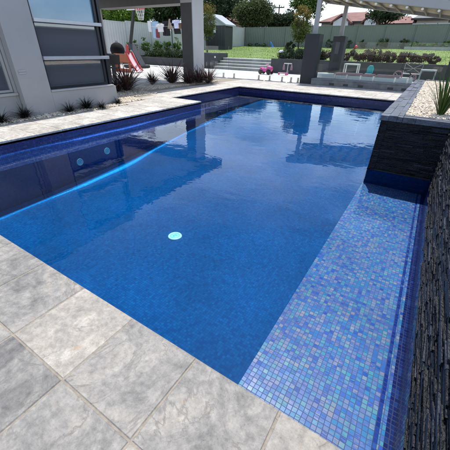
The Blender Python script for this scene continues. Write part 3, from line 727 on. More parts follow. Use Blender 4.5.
for (xa, za), (xb, zb_) in zip(ch, ch[1:]):
    b.face([(xa, YS-.16, za), (xb, YS-.16, zb_), (xb, YS+.2, zb_), (xa, YS+.2, za)]); b.face([(xa, YS-.16, za-.03), (xa, YS+.2, za-.03), (xb, YS+.2, zb_-.03), (xb, YS-.16, zb_-.03)])
b.build('chute', M['chute'], sl, smooth=True)
for yy in (YS-.18, YS+.22):
    b = MB(); b.tube([(x, yy, z+.06) for x, z in ch], .035, 8); b.build('side_rail', M['red'], sl, smooth=True)
b = MB(); b.prism([(-.12, 0), (.12, 0), (.09, .34), (.0, .42), (-.09, .34)], YS-.04, YS+.0, lambda a, z, d: (s1-.05+a, d, .80+z)); b.build('handle', M['red'], sl, bevel=.02)
# kettle barbecue behind it
c = at(117.5, 50, 12.4); kb = thing('kettle_barbecue', 'black domed kettle barbecue behind the toddler slide', 'barbecue', (c[0], 12.4, 0))
b = MB(); b.lathe([(0, .62), (.18, .64), (.33, .74), (.37, .88)], (c[0], 12.4, 0), 20); b.build('bowl', M['enamel'], kb, smooth=True)
b = MB(); b.lathe([(.38, .88), (.37, 1.02), (.28, 1.19), (.13, 1.28), (0, 1.30)], (c[0], 12.4, 0), 20); l_ = b.build('lid', M['enamel'], kb, smooth=True)
b = MB(); b.tube([(c[0]-.07, 12.4, 1.29), (c[0]-.05, 12.4, 1.35), (c[0]+.05, 12.4, 1.35), (c[0]+.07, 12.4, 1.29)], .014, 6); b.build('handle', M['dkgrey'], l_)
for a in (0, 2.09, 4.19): b = MB(); b.tube([(c[0]+.15*math.cos(a), 12.4+.15*math.sin(a), .66), (c[0]+.3*math.cos(a), 12.4+.3*math.sin(a), 0)], .014, 6); b.build('leg', M['ltmetal'], kb)

# basketball hoop
YH = 14.3
def hp(px, py): return at(px, py, YH)
bs = hp(144, 68); jt = hp(130.5, 45); tp = hp(134, 7)
hoop = thing('basketball_hoop', 'portable basketball hoop with white net and leaning black pole', 'basketball hoop', (bs[0], YH, 0))
bx0 = hp(131, 66)[0]
b = MB(); b.box((bx0-.1, YH-.5, .0), (bs[0]+.05, YH+.5, .16)); b.build('base', M['black'], hoop, bevel=.04)
b = MB(); b.bar(tuple(jt), tuple(tp), .13, .13); b.build('pole', M['black'], hoop)
a_ = hp(131, 44); c_ = hp(142.5, 66)
b = MB(); b.bar((a_[0], YH, a_[2]), (c_[0], YH, c_[2]), .42, .16, up=(1, 0, .3)); b.build('mast_frame', M['dkgrey'], hoop, bevel=.02)
a2 = hp(134.5, 50); c2 = hp(141.5, 64.5)
b = MB(); b.bar((a2[0], YH-.10-.13, a2[2]), (c2[0], YH-.10-.13, c2[2]), .24, .05, up=(1, 0, .3)); b.build('mast_pad', M['midgrey'], hoop, bevel=.01)
b0 = hp(131, 11); b1 = hp(147, 3)
b = MB(); b.box((b0[0], YH-.32, b0[2]), (b1[0]-.08, YH-.28, b0[2]+.75)); bd = b.build('backboard', M['white'], hoop, bevel=.01)
b = MB()
for (u0, u1, v0, v1) in ((.02, .06, .05, .7), (.62, .66, .05, .7), (.06, .62, .05, .09)): b.box((b0[0]+u0, YH-.327, b0[2]+v0), (b0[0]+u1, YH-.321, b0[2]+v1))
b.build('board_marking', M['black'], bd)
rc = np.array([b1[0]-.02, YH-.55, b0[2]+.02]); rr = .235
b = MB(); b.tube([(rc[0]+rr*math.cos(t), rc[1]+rr*math.sin(t), rc[2]) for t in np.linspace(0, 2*math.pi, 20)[:-1]], .022, 6, closed=True); b.box((rc[0]-rr-.12, YH-.6, rc[2]-.05), (rc[0]-rr+.08, YH-.33, rc[2]+.05)); b.build('rim', M['red'], hoop)
b = MB()
for i in range(12):
    for sg in (1, -1):
        pts = []
        for k in range(6):
            t = k/5; an = 2*math.pi*i/12+sg*t*.9; q = rr*(1-.45*t); pts.append((rc[0]+q*math.cos(an), rc[1]+q*math.sin(an), rc[2]-.5*t))
        b.tube(pts, .011, 4)
b.build('net', M['net'], hoop)

# rotary clothes line
YC = 17.95; ct = at(171.5, 28, YC); cl = thing('clothes_line', 'rotary clothes line on one steel pole hung with washing', 'clothes line', (ct[0], YC, .3))
zc = at(171.5, 29.5, YC)[2]
b = MB(); b.tube([(ct[0], YC, .2), (ct[0], YC, zc+.25)], .035, 8); b.build('pole', M['dkgrey'], cl)
ends = []
for k in range(4):
    a = R(45+90*k)+.25; e_ = (ct[0]+1.35*math.cos(a), YC+1.35*math.sin(a), zc+.12); ends.append(e_)
    b = MB(); b.tube([(ct[0], YC, zc-.1), e_], .02, 6); b.build('arm', M['ltmetal'], cl)
b = MB()
for k in range(4):
    for s_ in (1, .75, .5): b.tube([tuple(np.array([ct[0], YC, zc-.1])+s_*(np.array(ends[k])-np.array([ct[0], YC, zc-.1]))), tuple(np.array([ct[0], YC, zc-.1])+s_*(np.array(ends[(k+1) % 4])-np.array([ct[0], YC, zc-.1])))], .005, 4)
b.build('line', M['ltmetal'], cl)
def garment(name, label, px, py, wpx, hpx, Y, color, shape):
    p = at(px, py, Y); q = at(px+wpx, py, Y); s_ = at(px, py+hpx, Y); w = q[0]-p[0]; hh = p[2]-s_[2]
    outl = {'shirt': [(0, .95), (.3, 1), (.42, .96), (.58, .96), (.7, 1), (1, .95), (1, .62), (.82, .6), (.82, 0), (.18, 0), (.18, .6), (0, .62)],
            'towel': [(0, 1), (1, 1), (.98, .0), (.03, .03)],
            'trousers': [(.05, 1), (.95, 1), (1, .02), (.6, 0), (.5, .68), (.4, 0), (0, .03)],
            'dress': [(.3, 1), (.7, 1), (.72, .7), (1, .05), (.5, 0), (0, .05), (.28, .7)]}[shape]
    b = MB(); b.prism([(a*w, (z-1)*hh) for a, z in outl], -.03, .03, lambda a, z, d: (p[0]+a, Y+d+.05*math.sin(a*14)+.04*math.sin(z*7), p[2]+z))
    m = mat('cloth_'+name+str(px), color, .85, .1, 6); o = b.build(name, m, org=(p[0], Y, s_[2])); return tag(o, label, 'washing', 'washing on the rotary clothes line')
garment('white_towel', 'narrow white towel at the end of the clothes line near the basketball net', 147.5, 21, 3.5, 11, 17.2, (.70, .70, .72), 'towel')
garment('pale_blue_sheet', 'long pale blue sheet on the clothes line', 152, 21.5, 5.5, 17, 17.3, (.36, .52, .70), 'towel')
garment('white_shirt', 'white shirt pegged low on the clothes line beside the blue sheet', 156, 24, 8, 8, 17.0, (.75, .72, .74), 'shirt')
garment('red_trousers', 'small dark red trousers below the white shirt', 155.5, 29, 4, 9, 17.1, (.22, .05, .06), 'trousers')
garment('black_trousers', 'black trousers hanging in the middle of the clothes line', 162, 21, 6.5, 15, 17.2, (.012, .012, .014), 'trousers')
garment('beige_dress', 'beige and brown dress beside the clothes line pole', 167, 19, 5, 10, 17.2, (.34, .25, .19), 'dress')
garment('pale_shirt', 'pale lilac shirt right of the clothes line pole', 172.5, 20, 7, 8.5, 17.1, (.60, .62, .80), 'shirt')
garment('black_coat', 'wide black coat hanging beside the porch column', 171.5, 23, 11, 11, 17.5, (.010, .010, .012), 'shirt')
garment('brown_towel', 'short brown towel right against the porch column', 179, 23, 5, 6, 17.3, (.20, .10, .06), 'towel')

# ------------------------------------------------------------------ retaining walls, steps, hedges
rw = thing('retaining_wall', 'dark grey retaining wall below the hedge behind the clothes line', 'wall', (-16, 17.7, 0))
b = MB(); b.box((-19.5, 17.6, -.1), (-13.9, 17.85, .46)); b.build('wall_face', M['char'], rw, bevel=.008)
b = MB(); b.box((-13.9, 17.58, -.1), (-12.15, 19.3, .86)); b.build('end_pier', M['char'], rw, bevel=.008)
b = MB(); q = at(215, 57, 17.57); b.box((q[0]-.05, 17.565, q[2]-.05), (q[0]+.05, 17.58, q[2]+.05)); b.build('wall_light', M['white'], rw)
b = MB(); b.box((-19.5, 17.86, .0), (-13.92, 19.0, .50)); b.build('soil_bed', M['soil'], rw)
rw2 = thing('retaining_wall', 'dark grey retaining wall right of the garden steps, behind the pink ride-on toy', 'wall', (-3, 17.5, 0))
b = MB(); b.box((-8.0, 17.3, -.1), (8, 17.55, .70)); b.build('wall_face', M['char'], rw2, bevel=.008)
b = MB(); b.box((-8.0, 17.552, .0), (8, 19.0, .64)); b.build('soil_bed', M['soil'], rw2)
st = thing('garden_steps', 'wide grey concrete steps up from the patio to the lawn', 'steps', (-10, 18.3, 0))
for k in range(4):
    b = MB(); b.box((-12.14, 17.6+.36*k, -.05), (-8.005, 17.6+.36*(k+1)+(.6 if k == 3 else 0), .15*(k+1)-.035)); o = b.build('step', M['conc'], st)
    b = MB(); b.box((-12.14, 17.575+.36*k, .15*(k+1)-.034), (-8.005, 17.6+.36*(k+1)+(.6 if k == 3 else -.027), .15*(k+1))); b.build('tread', M['patio'], o, bevel=.004)
def hedge(label, x0, x1, y0, y1, z0, z1, m, n, leaf=.08):
    t = thing('hedge', label, 'hedge', ((x0+x1)/2, (y0+y1)/2, z0))
    nb = int((x1-x0)*7); P = []; T = []
    for i in range(nb*3):
        c = np.array([rng.uniform(x0, x1), rng.uniform(y0, y1), rng.uniform(z0+.1, z1-.08)]); k = n//(nb*3); q = rng.normal(size=(k, 3))*.11
        P.append(c+q); T.append(np.ones((k, 3))*rng.uniform(.6, 1.4)*rng.uniform(.7, 1.3, (k, 1)))
    leaves('foliage', m, np.concatenate(P), leaf, t, np.concatenate(T))
    return t
hedge('low clipped dark green hedge on the retaining wall below the washing', -18.6, -14.1, 18.0, 18.6, .5, .86, M['l_hedge'], 9000)
hedge('dark clipped hedge above the wall behind the pink ride-on toy', -7.9, -5.4, 17.6, 18.5, .66, 1.08, M['l_hedge'], 9000)
# purple shrubs in a row in front of the lawn
px = [322, 330, 343, 350, 358, 366, 374, 382, 390, 398, 407, 415, 423, 431]
desc = ['purple shrub just right of the tall pergola pillar', 'purple shrub partly behind the second pergola pillar', 'purple shrub behind the white table frame, nearest the pillar', 'purple shrub above the white table frame', 'purple shrub between the white table frame and the turquoise chair', 'purple shrub directly behind the turquoise chair',
        'purple shrub right of the turquoise chair', 'broad purple shrub behind the pink pads', 'low purple shrub left of the pink wheel', 'purple shrub behind the pink tricycle wheel', 'purple shrub behind the metal chair', 'purple shrub between the metal chair and the small table frame', 'purple shrub behind the small grey table frame', 'last purple shrub beside the far dark pillar']
for x, d in zip(px, desc):
    p = at(x, 62, 18.1); shrub('purple_shrub', d, (p[0], 18.1+rng.uniform(-.12, .12), .62), (.36, .32, .29*rng.uniform(.8, 1.2)), M['l_purple'], .08, 900, group='purple shrubs edging the lawn')
# shrubs along the back fence
for x, hh, m, d in ((329, .55, 'l_dark', 'dark shrub at the back fence between the two pergola pillars'), (348, .62, 'l_dark', 'dark shrub at the back fence just right of the second pillar'), (364, .6, 'l_dark', 'dark shrub at the back fence beside the red ball'), (383, .72, 'l_dark', 'tallest round dark shrub at the back fence'), (404, .75, 'l_dark', 'dark shrub at the end of the raised garden bed'),
                    (416, .5, 'l_bright', 'bright green leafy plant in the raised garden bed'), (424, .45, 'l_green', 'mid green plant in the raised garden bed'), (432, .5, 'l_bright', 'second bright plant in the raised bed, near the far pillar'), (447, .6, 'l_green', 'green shrub at the back fence past the far pillar')):
    p = at(x, 44, 33.9); shrub('fence_shrub', d, (p[0], 33.9, 1.34), (.48, .4, hh*.62), M[m], .12, 800, group='shrubs along the back fence')
for x, d in ((250, 'low weedy clump at the foot of the fence corner'), (257, 'low green clump at the fence left of the blue toy'), (264, 'small green clump close to the blue toy')):
    p = at(x, 46, 34.0); shrub('weed_clump', d, (p[0], 34.0, 1.34), (.4, .3, .16), M['l_green'], .10, 300, group='weed clumps at the fence')
for x, y_, hh, d in ((146, 14, 1.0, 'green shrub before the pale fence under the basketball net'), (157.5, 14, .95, 'green shrub before the pale fence under the blue sheet'), (168, 14, .9, 'green shrub before the pale fence left of the washing pole'), (177, 14, 1.1, 'green shrub before the pale fence beside the porch column'), (133, 14, .9, 'green shrub before the pale fence behind the hoop mast')):
    p = onx(x, 50, -18.9); shrub('garden_shrub', d, (-18.9, p[1], .62), (.42, .42, hh*.55), M['l_green'], .11, 900, group='shrubs before the pale fence')
b = MB(); p0 = at(405, 45, 33.3); p1 = at(452, 45, 33.3)
rb = thing('garden_bed', 'raised grey timber garden bed along the back fence', 'garden bed', (p0[0], 33.4, 1.3))
b.box((p0[0], 33.2, 1.1), (p1[0], 33.28, 1.55)); b.box((p0[0], 33.28, 1.1), (p0[0]+.08, 34.2, 1.55)); b.box((p1[0]-.08, 33.28, 1.1), (p1[0], 34.2, 1.55)); b.build('edging', M['conc'], rb)
b = MB(); b.box((p0[0]+.08, 33.285, 1.1), (p1[0]-.08, 34.2, 1.48)); b.build('soil_fill', M['soil'], rb)

# ------------------------------------------------------------------ fences
def sheet_fence(name, label, p, q, z0a, z0b, hgt, m, step=2.35, ribs=.2):
    p = np.array(p, float); q = np.array(q, float); L = np.linalg.norm(q-p); d = (q-p)/L; nrm = np.array([d[1], -d[0]])
    t = thing(name, label, 'fence', (*((p+q)/2), min(z0a, z0b)))
    n = int(round(L/step))
    for i in range(n):
        b = MB(); u0 = L*i/n+.03; u1 = L*(i+1)/n-.03; za = z0a+(z0b-z0a)*(i+.5)/n
        k = max(4, int((u1-u0)/ribs)*2); pts = []
        for j in range(k+1):
            u = u0+(u1-u0)*j/k; off = .022 if (j//1) % 2 else -.012; a = p+d*u+nrm*off; pts.append(a)
        for a, c in zip(pts, pts[1:]): b.face([(*a, za-.3), (*c, za-.3), (*c, za+hgt-.04), (*a, za+hgt-.04)])
        o = b.build('fence_panel', m, t)
        b = MB(); b.bar((*(p+d*u0), za+hgt-.02), (*(p+d*u1), za+hgt-.02), .06, .05); b.build('top_rail', m, o)
    b = MB()
    for i in range(n+1):
        a = p+d*(L*i/n); za = z0a+(z0b-z0a)*i/n; b2 = MB(); b2.box((a[0]-.03, a[1]-.03, za-.3), (a[0]+.03, a[1]+.03, za+hgt+.02)); b2.build('fence_post', m, t)
    return t
sheet_fence('back_fence', 'long dark green grey ribbed metal fence behind the lawn', (-19.5, 34.5), (12, 34.5), 1.34, 1.42, 1.82, M['fence'])
sheet_fence('side_fence', 'pale grey ribbed metal fence behind the washing and the shed', (-19.55, 10), (-19.55, 34.4), .58, 1.34, 1.82, M['fencel'])
nw = thing('reflection_wall', 'long charcoal wall added out of view beyond the slate planter for the window reflections', 'wall', (7.5, 6, 0))  # unseen dark wall, added for the window panes to reflect
b = MB(); b.box((7.5, -8, -.5), (7.7, 32, 1.95)); b.build('wall_face', M['char'], nw)
b = MB(); b.box((7.45, -8, 1.952), (7.75, 32, 2.02)); b.build('coping', M['conc'], nw)
# shed
sh = thing('garden_shed', 'dark garden shed with pale gable roof beside the fence corner', 'shed', (-17.8, 28, 1.0))
xs0, xs1 = at(211, 35, 27)[0], at(225.5, 35, 27)[0]; zt = at(225, 25.3, 27)[2]
b = MB(); b.box((xs0-.6, 27, .8), (xs1, 28.25, zt)); b.build('shed_wall', M['shedwall'], sh)
for xx in np.linspace(xs0, xs1-.03, 6): b = MB(); b.box((xx, 26.97, .9), (xx+.05, 26.999, zt-.02)); b.build('wall_batten', M['dkgrey'], sh)
pk = at(213, 15.5, 27); pr = at(227.5, 26, 27)
b = MB(); xa = pk[0]; b.prism([(xs0-2.6, zt-.05), (xa, pk[2]), (pr[0], zt-.05), (pr[0], zt+.06), (xa, pk[2]+.12), (xs0-2.6, zt+.06)], 26.75, 28.5, lambda a, z, d: (a, d, z)); b.build('roof', M['shedroof'], sh)
b = MB(); b.prism([(xs0-.6, zt), (xs1, zt), (xa, pk[2]-.05)], 26.98, 28.2, lambda a, z, d: (a, d, z)); b.build('gable', M['shedroof'], sh)
b = MB(); q = at(214.5, 29, 26.97); b.box((q[0]-.14, 26.94, q[2]-.3), (q[0]+.14, 26.965, q[2]+.3)); b.build('window', M['white'], sh)

# ------------------------------------------------------------------ glass pool fence and plinth
gf = thing('glass_pool_fence', 'frameless clear glass pool fence on small steel spigots', 'fence', (-6, 12.75, 0))
def gx(px, py=80, Y=12.75): return at(px, py, Y)[0]
for a, c, s1, s2 in ((206, 226.8, 210, 223.5), (228, 264, 234, 258.7), (265.3, 286, 269.6, 282), (287.3, 300, 291, 298)):
    b = MB(); b.box((gx(a), 12.744, .06), (gx(c), 12.756, 1.22)); o = b.build('glass_panel', M['glass'], gf)
    for s in (s1, s2):
        b = MB(); b.box((gx(s)-.028, 12.72, 0), (gx(s)+.028, 12.78, .17)); b.lathe([(0, .012), (.06, .012), (.06, 0)], (gx(s), 12.75, 0), 12); b.build('spigot', M['steel'], gf)
plw = thing('fence_plinth', 'low grey rendered plinth wall under the glass fence at the pool end', 'wall', (-1.5, 12.7, 0))
PT = .215
b = MB(); b.box((-3.95, 12.36, -.05), (2.5, 12.95, PT-.03)); b.build('wall_face', M['plinth'], plw)
b = MB(); b.box((-3.95, 12.34, PT-.029), (2.5, 12.97, PT)); b.build('capping', M['plinth'], plw, bevel=.005)
for x in (331, 345, 360, 390, 404):
    q = at(x, 86.5+.05*(x-331), 12.36); b = MB(); b.box((q[0]-.09, 12.352, .03), (q[0]+.09, 12.362, .10)); b.build('dark_patch', M['dkgrey'], plw)  # small dark rectangles along the plinth face
g2 = thing('glass_pool_fence', 'clear glass fence panels standing on the grey plinth by the pink pads', 'fence', (-1.5, 12.75, PT))
for a, c, s1, s2 in ((309, 340, 313.5, 335), (341, 369, 347, 361), (370, 402, 374, 396), (403, 440, 409, 430)):
    b = MB(); b.box((gx(a, 76), 12.744, PT+.05), (gx(c, 76), 12.756, PT+1.2)); b.build('glass_panel', M['glass'], g2)
    for s in (s1, s2):
        x = gx(s, 76); b = MB(); b.box((x-.028, 12.72, PT), (x+.028, 12.78, PT+.17)); b.build('spigot', M['steel'], g2)

# ------------------------------------------------------------------ pergola
pg = thing('pergola', 'steel pergola with cream shade cloth on thick charcoal pillars', 'pergola', (-1, 14, 0))
FY, BY = 12.84, 15.6
fa, fb = at(347, .4, FY-.02), at(439, 10.6, FY-.02); ka, kb_ = at(340, 5.2, BY), at(450, 19.6, BY)
def zf(x): return fa[2]+(fb[2]-fa[2])*(x-fa[0])/(fb[0]-fa[0])
def zk(x): return ka[2]+(kb_[2]-ka[2])*(x-ka[0])/(kb_[0]-ka[0])
xf = at(305, 60, 12.6); 
def pil(x0, x1, y0, y1, zt, top):
    b = MB(); b.box((x0, y0, -.05), (x1, y1, zt)); b.build('pillar', M['pillar'], pg, bevel=.01)
    xm, ym = (x0+x1)/2, (y0+y1)/2; b = MB(); b.box((xm-.075, ym-.075, zt), (xm+.075, ym+.075, top)); b.build('post', M['post'], pg, bevel=.008)
x0 = at(307, 45, 12.58)[0]
pil(-4.50, -3.96, 12.60, 13.08, 1.66, 2.85)
xb = at(339.7, 36, BY-.2); pil(xb[0]-.26, xb[0]+.26, BY-.2, BY+.28, xb[2], zk(-4.2)+.02)
xr = at(437, 78, 13.3); 
pil(.28, .82, 12.60, 13.08, 1.66, 2.2); pil(.45, .97, BY-.2, BY+.28, 1.66, 2.2)
XE = 2.6
b = MB(); b.bar((-4.7, FY, zf(-4.7)+.15), (XE, FY, zf(XE)+.15), .18, .22); b.build('front_beam', M['post'], pg, bevel=.008)
b = MB(); b.bar((-4.9, BY+.03, zk(-4.9)+.08), (XE, BY+.03, zk(XE)+.08), .16, .15); b.build('back_beam', M['post'], pg, bevel=.008)
bul = [332.5, 347, 361, 376, 391, 407, 422.5, 439]
xs = [at(x, y, FY-.02)[0] for x, y in zip(bul, (-.8, .6, 1.6, 3.3, 5, 7, 9, 11))]
dxs = np.mean(np.diff(xs)); xs = [xs[0]-dxs, xs[0]-2*dxs]+xs+[xs[-1]+dxs*k for k in range(1, 5)]; xs.sort()
for i, x in enumerate(xs):
    b = MB(); b.bar((x, FY+.10, zf(x)+.09), (x, BY-.06, zk(x)+.07), .05, .11); b.build('rafter', M['rafter'], pg)
    b = MB(); b.lathe([(0, -.055), (.035, -.04), (.045, -.01), (.03, .02), (.02, .03)], (x, FY-.0, zf(x)+.012), 10); b.build('bulb', M['bulb'], pg, smooth=True)
    if i < len(xs)-1:
        b = MB(); x2 = xs[i+1]; K = 8
        def zz(x_, t): return (zf(x_)+.15)*(1-t)+(zk(x_)+.12)*t-.07*math.sin(math.pi*t)
        for k in range(K):
            t0, t1 = k/K, (k+1)/K; ya, yb2 = FY+.1+(BY-FY-.16)*t0, FY+.1+(BY-FY-.16)*t1
            b.face([(x+.03, ya, zz(x, t0)), (x2-.03, ya, zz(x2, t0)), (x2-.03, yb2, zz(x2, t1)), (x+.03, yb2, zz(x, t1))])
        o = b.build('shade_cloth', M['shade'], pg, smooth=True); sm = o.modifiers.new('thick', 'SOLIDIFY'); sm.thickness = .004

# ------------------------------------------------------------------ things behind the plinth
dbx0, dbx1 = at(311, 75, 14.4)[0], at(412, 80, 14.4)[0]
db = thing('platform_seat', 'long low white platform with rounded end and dusty pink pads', 'outdoor seat', ((dbx0+dbx1)/2, 14.6, 0))
ol = [(dbx1, 14.1), (dbx1, 15.3)]+[(dbx0+.75-.75*math.sin(t), 14.7+.6*math.cos(t)) for t in np.linspace(0, math.pi, 14)]
b = MB(); b.prism(ol, .0, .27, lambda a, z, d: (a, z, d)); b.build('base', M['white'], db, bevel=.03)
xp = [at(x, 77, 14.3)[0] for x in (334, 360.5, 362.5, 373.5, 375.5, 399)]
for k in range(3):
    b = MB(); b.box((xp[2*k], 14.13, .272), (xp[2*k+1], 14.75, .35)); b.build('pad', M['pinkpad'], db, bevel=.03)
def frame_table(name, label, px0, px1, py_top, Y, m, dy=.45, cat='side table'):
    a = at(px0, py_top, Y); c = at(px1, py_top, Y); z = a[2]; t = thing(name, label, cat, (a[0], Y, 0)); w = .045
    b = MB(); b.box((a[0], Y, z-.05), (c[0], Y+dy, z)); b.build('tabletop', m, t, bevel=.005)
    for x in (a[0]+w/2, c[0]-w/2):
        for y in (Y+w/2, Y+dy-w/2): b = MB(); b.box((x-w/2, y-w/2, 0), (x+w/2, y+w/2, z-.051)); b.build('leg', m, t)
    return t
frame_table('side_table', 'white square framed side table behind the pink pads', 344.5, 359, 63.5, 16.2, M['white'])
frame_table('side_table', 'slender pale metal table frame near the end of the slate planter', 421, 437.5, 69.5, 15.2, M['ltmetal'])
# turquoise toddler chair
p = at(368.5, 74, 15.9); tc = thing('toddler_chair', 'small turquoise plastic toddler chair behind the pink pads', 'chair', (p[0], 15.9, 0))
z1 = at(368.5, 65.5, 15.9)[2]
b = MB(); b.prism([(-.13, z1-.30), (.13, z1-.30), (.15, z1-.12), (.09, z1), (-.06, z1), (-.14, z1-.1)], 16.05, 16.1, lambda a, z, d: (p[0]+a, d, z)); b.build('backrest', M['turq'], tc, bevel=.02)
b = MB(); b.box((p[0]-.15, 15.78, z1-.36), (p[0]+.13, 16.08, z1-.31)); b.build('seat', M['turq'], tc, bevel=.015)
for sx in (-.12, .10):
    for sy in (15.8, 16.05): b = MB(); b.bar((p[0]+sx, sy, 0), (p[0]+sx, sy, z1-.36), .05); b.build('leg', M['turq'], tc)
# metal chair with open back
def wire_chair(label, px, Y):
    a = at(px, 70, Y); z1 = at(px, 62.5, Y)[2]; t = thing('metal_chair', label, 'chair', (a[0], Y, 0)); x0, x1 = a[0], at(px+18, 70, Y)[0]; sh_ = z1-.40
    b = MB(); b.box((x0, Y-.4, sh_), (x1, Y, sh_+.025)); b.build('seat', M['ltmetal'], t)
    b = MB(); b.tube([(x0, Y, sh_), (x0, Y+.04, z1), (x1, Y+.04, z1), (x1, Y, sh_)], .014, 6); b.tube([(x0, Y+.02, sh_+.02), (x1, Y+.04, z1-.02)], .01, 6); b.tube([(x1, Y+.02, sh_+.02), (x0, Y+.04, z1-.02)], .01, 6); b.tube([(x0, Y+.02, sh_+.2), (x1, Y+.02, sh_+.2)], .01, 6); b.build('backrest', M['ltmetal'], t)
    for x in (x0, x1):
        for y in (Y-.4, Y): b = MB(); b.tube([(x, y, 0), (x, y, sh_)], .014, 6); b.build('leg', M['ltmetal'], t)
    return t
wire_chair('grey metal chair with crossed open back beside the pink tricycle', 404, 15.6)
# tricycle
p = at(397.8, 75.3, 14.95); tk = thing('tricycle', 'pink wheeled tricycle in front of the open metal chair', 'tricycle', (p[0]+.3, 15.0, .0))
def wheel(parent, c, r, m, w=.04):
    b = MB(); b.tube([(c[0]+r*math.cos(t), c[1], c[2]+r*math.sin(t)) for t in np.linspace(0, 2*math.pi, 21)[:-1]], w*.5, 6, closed=True); o = b.build('wheel', m, parent, smooth=True)
    b = MB()
    for k in range(5): t = k*1.2566; b.tube([(c[0], c[1], c[2]), (c[0]+r*math.cos(t), c[1], c[2]+r*math.sin(t))], .008, 5)
    b.build('spokes', M['ltmetal'], o); return o
zc_ = p[2]; wheel(tk, (p[0], 14.95, zc_), .155, M['pinkpad'], .05)
for yy in (14.8, 15.2): wheel(tk, (p[0]+.55, yy, zc_-.05), .10, M['pinkpad'], .04)
b = MB(); b.tube([(p[0], 14.95, zc_), (p[0]+.05, 14.95, zc_+.28), (p[0]+.08, 14.95, zc_+.42)], .016, 6); b.tube([(p[0]+.05, 14.95, zc_+.25), (p[0]+.4, 15, zc_+.1), (p[0]+.55, 15, zc_-.05)], .02, 6); b.tube([(p[0]+.55, 14.8, zc_-.05), (p[0]+.55, 15.2, zc_-.05)], .014, 6); b.build('frame', M['dkgrey'], tk)
b = MB(); b.tube([(p[0]+.1, 14.75, zc_+.42), (p[0]+.08, 14.95, zc_+.42), (p[0]+.1, 15.15, zc_+.42)], .015, 6); b.build('handlebar', M['dkgrey'], tk)
b = MB(); b.box((p[0]+.33, 14.92, zc_+.13), (p[0]+.56, 15.08, zc_+.17)); b.build('seat', M['black'], tk, bevel=.015)

# pink ride-on toy, scooter, balls
p = onz(266, 74.2, 0); T0 = p
rd = thing('ride_on_toy', 'bright pink ride-on toy with black wheels before the steps', 'ride-on toy', (p[0], p[1], 0))
def P3(a, y, z): return (T0[0]+a, T0[1]+y, z)
b = MB(); b.prism([(-.30, .12), (.28, .12), (.33, .22), (.30, .36), (.12, .38), (.04, .26), (-.16, .25), (-.22, .33), (-.32, .32), (-.35, .2)], -.15, .15, lambda a, z, d: P3(a, d, z)); b.build('body', M['pink'], rd, bevel=.04)
b = MB(); b.prism([(-.16, .25), (.03, .25), (.02, .30), (-.14, .30)], -.12, .12, lambda a, z, d: P3(a, d, z)); b.build('seat', M['ltpink'], rd, bevel=.02)
b = MB(); b.tube([P3(.08, 0, .36), P3(.04, 0, .46)], .02, 6); b.tube([P3(.04, -.16, .46), P3(.04, .16, .46)], .022, 8); b.build('handlebar', M['ltpink'], rd)
for x, r in ((-.25, .115), (.22, .13)):
    for y in (-.19, .19): b = MB(); b.lathe([(0, -.03), (r*.5, -.035), (r*.92, -.03), (r, -.015), (r, .015), (r*.92, .03), (0, .03)], P3(x, y, r), 18, axis='y'); b.build('wheel', M['black'], rd, smooth=True)
p = onz(283, 75, 0); sc = thing('toddler_scooter', 'pink decked toddler scooter with pale T handle against the dark wall', 'scooter', (p[0], p[1], 0))
q = (p[0]+.2, p[1])
b = MB(); b.box((p[0]-.28, p[1]-.06, .07), (p[0]+.2, p[1]+.06, .11)); b.build('deck', M['ltpink'], sc, bevel=.015)
b = MB(); b.tube([(q[0], q[1], .06), (q[0]+.02, q[1], .52)], .02, 8); b.build('steering_post', M['ltmetal'], sc)
b = MB(); b.tube([(q[0]-.2, q[1], .53), (q[0]+.22, q[1], .53)], .02, 8); hb = b.build('handlebar', M['ltmetal'], sc)
for s in (-.2, .22):
    b = MB()
    for k in range(5): a = (k-2)*.02; b.tube([(q[0]+s, q[1], .52), (q[0]+s+a, q[1]+a*.5, .36), (q[0]+s+a*1.2, q[1], .24)], .005, 4)
    b.build('streamer', M['ltpink'], hb)
for x, y in ((p[0]-.24, 0), (q[0], -.05), (q[0], .05)): b = MB(); b.lathe([(0, -.016), (.05, -.016), (.055, 0), (.05, .016), (0, .016)], (x, p[1]+y*2, .055), 14, axis='y'); b.build('wheel', M['pink'], sc, smooth=True)
p = at(271, 46.5, 32.5); z0 = lawnz(p[0], 32.5)
bt = thing('cricket_stumps_toy', 'leaning blue plastic garden toy on the lawn near the fence', 'garden toy', (p[0], 32.5, z0))
b = MB(); b.prism([(.10, .05), (.30, .05), (.12, .35), (-.06, .55), (-.18, .50), (-.02, .25)], 32.45, 32.55, lambda a, z, d: (p[0]+a, d, z0+z)); b.build('blade', M['blue'], bt, bevel=.02)
b = MB(); b.box((p[0]+.02, 32.3, z0-.02), (p[0]+.38, 32.7, z0+.05)); b.build('foot', M['white'], bt, bevel=.01)
bt.name = 'garden_toy'
p = at(281.5, 51.8, 17.75); b = MB(); b.lathe([(0, .0), (.14, .02), (.17, .06), (.14, .11), (.06, .15), (0, .155)], (p[0], 17.75, p[2]-.06), 16)
tag(b.build('upturned_bowl', M['white'], smooth=True, org=(p[0], 17.75, p[2]-.06)), 'white upturned bowl lying on the end of the clipped hedge', 'bowl')
p = at(356.5, 45, 33.2); z0 = lawnz(p[0], 33.2); b = MB(); b.lathe([(.16*math.sin(t), .16-.16*math.cos(t)) for t in np.linspace(0, math.pi, 11)], (p[0], 33.2, z0), 16)
tag(b.build('play_ball', M['red'], smooth=True, org=(p[0], 33.2, z0)), 'red play ball on the grass at the back fence', 'ball')

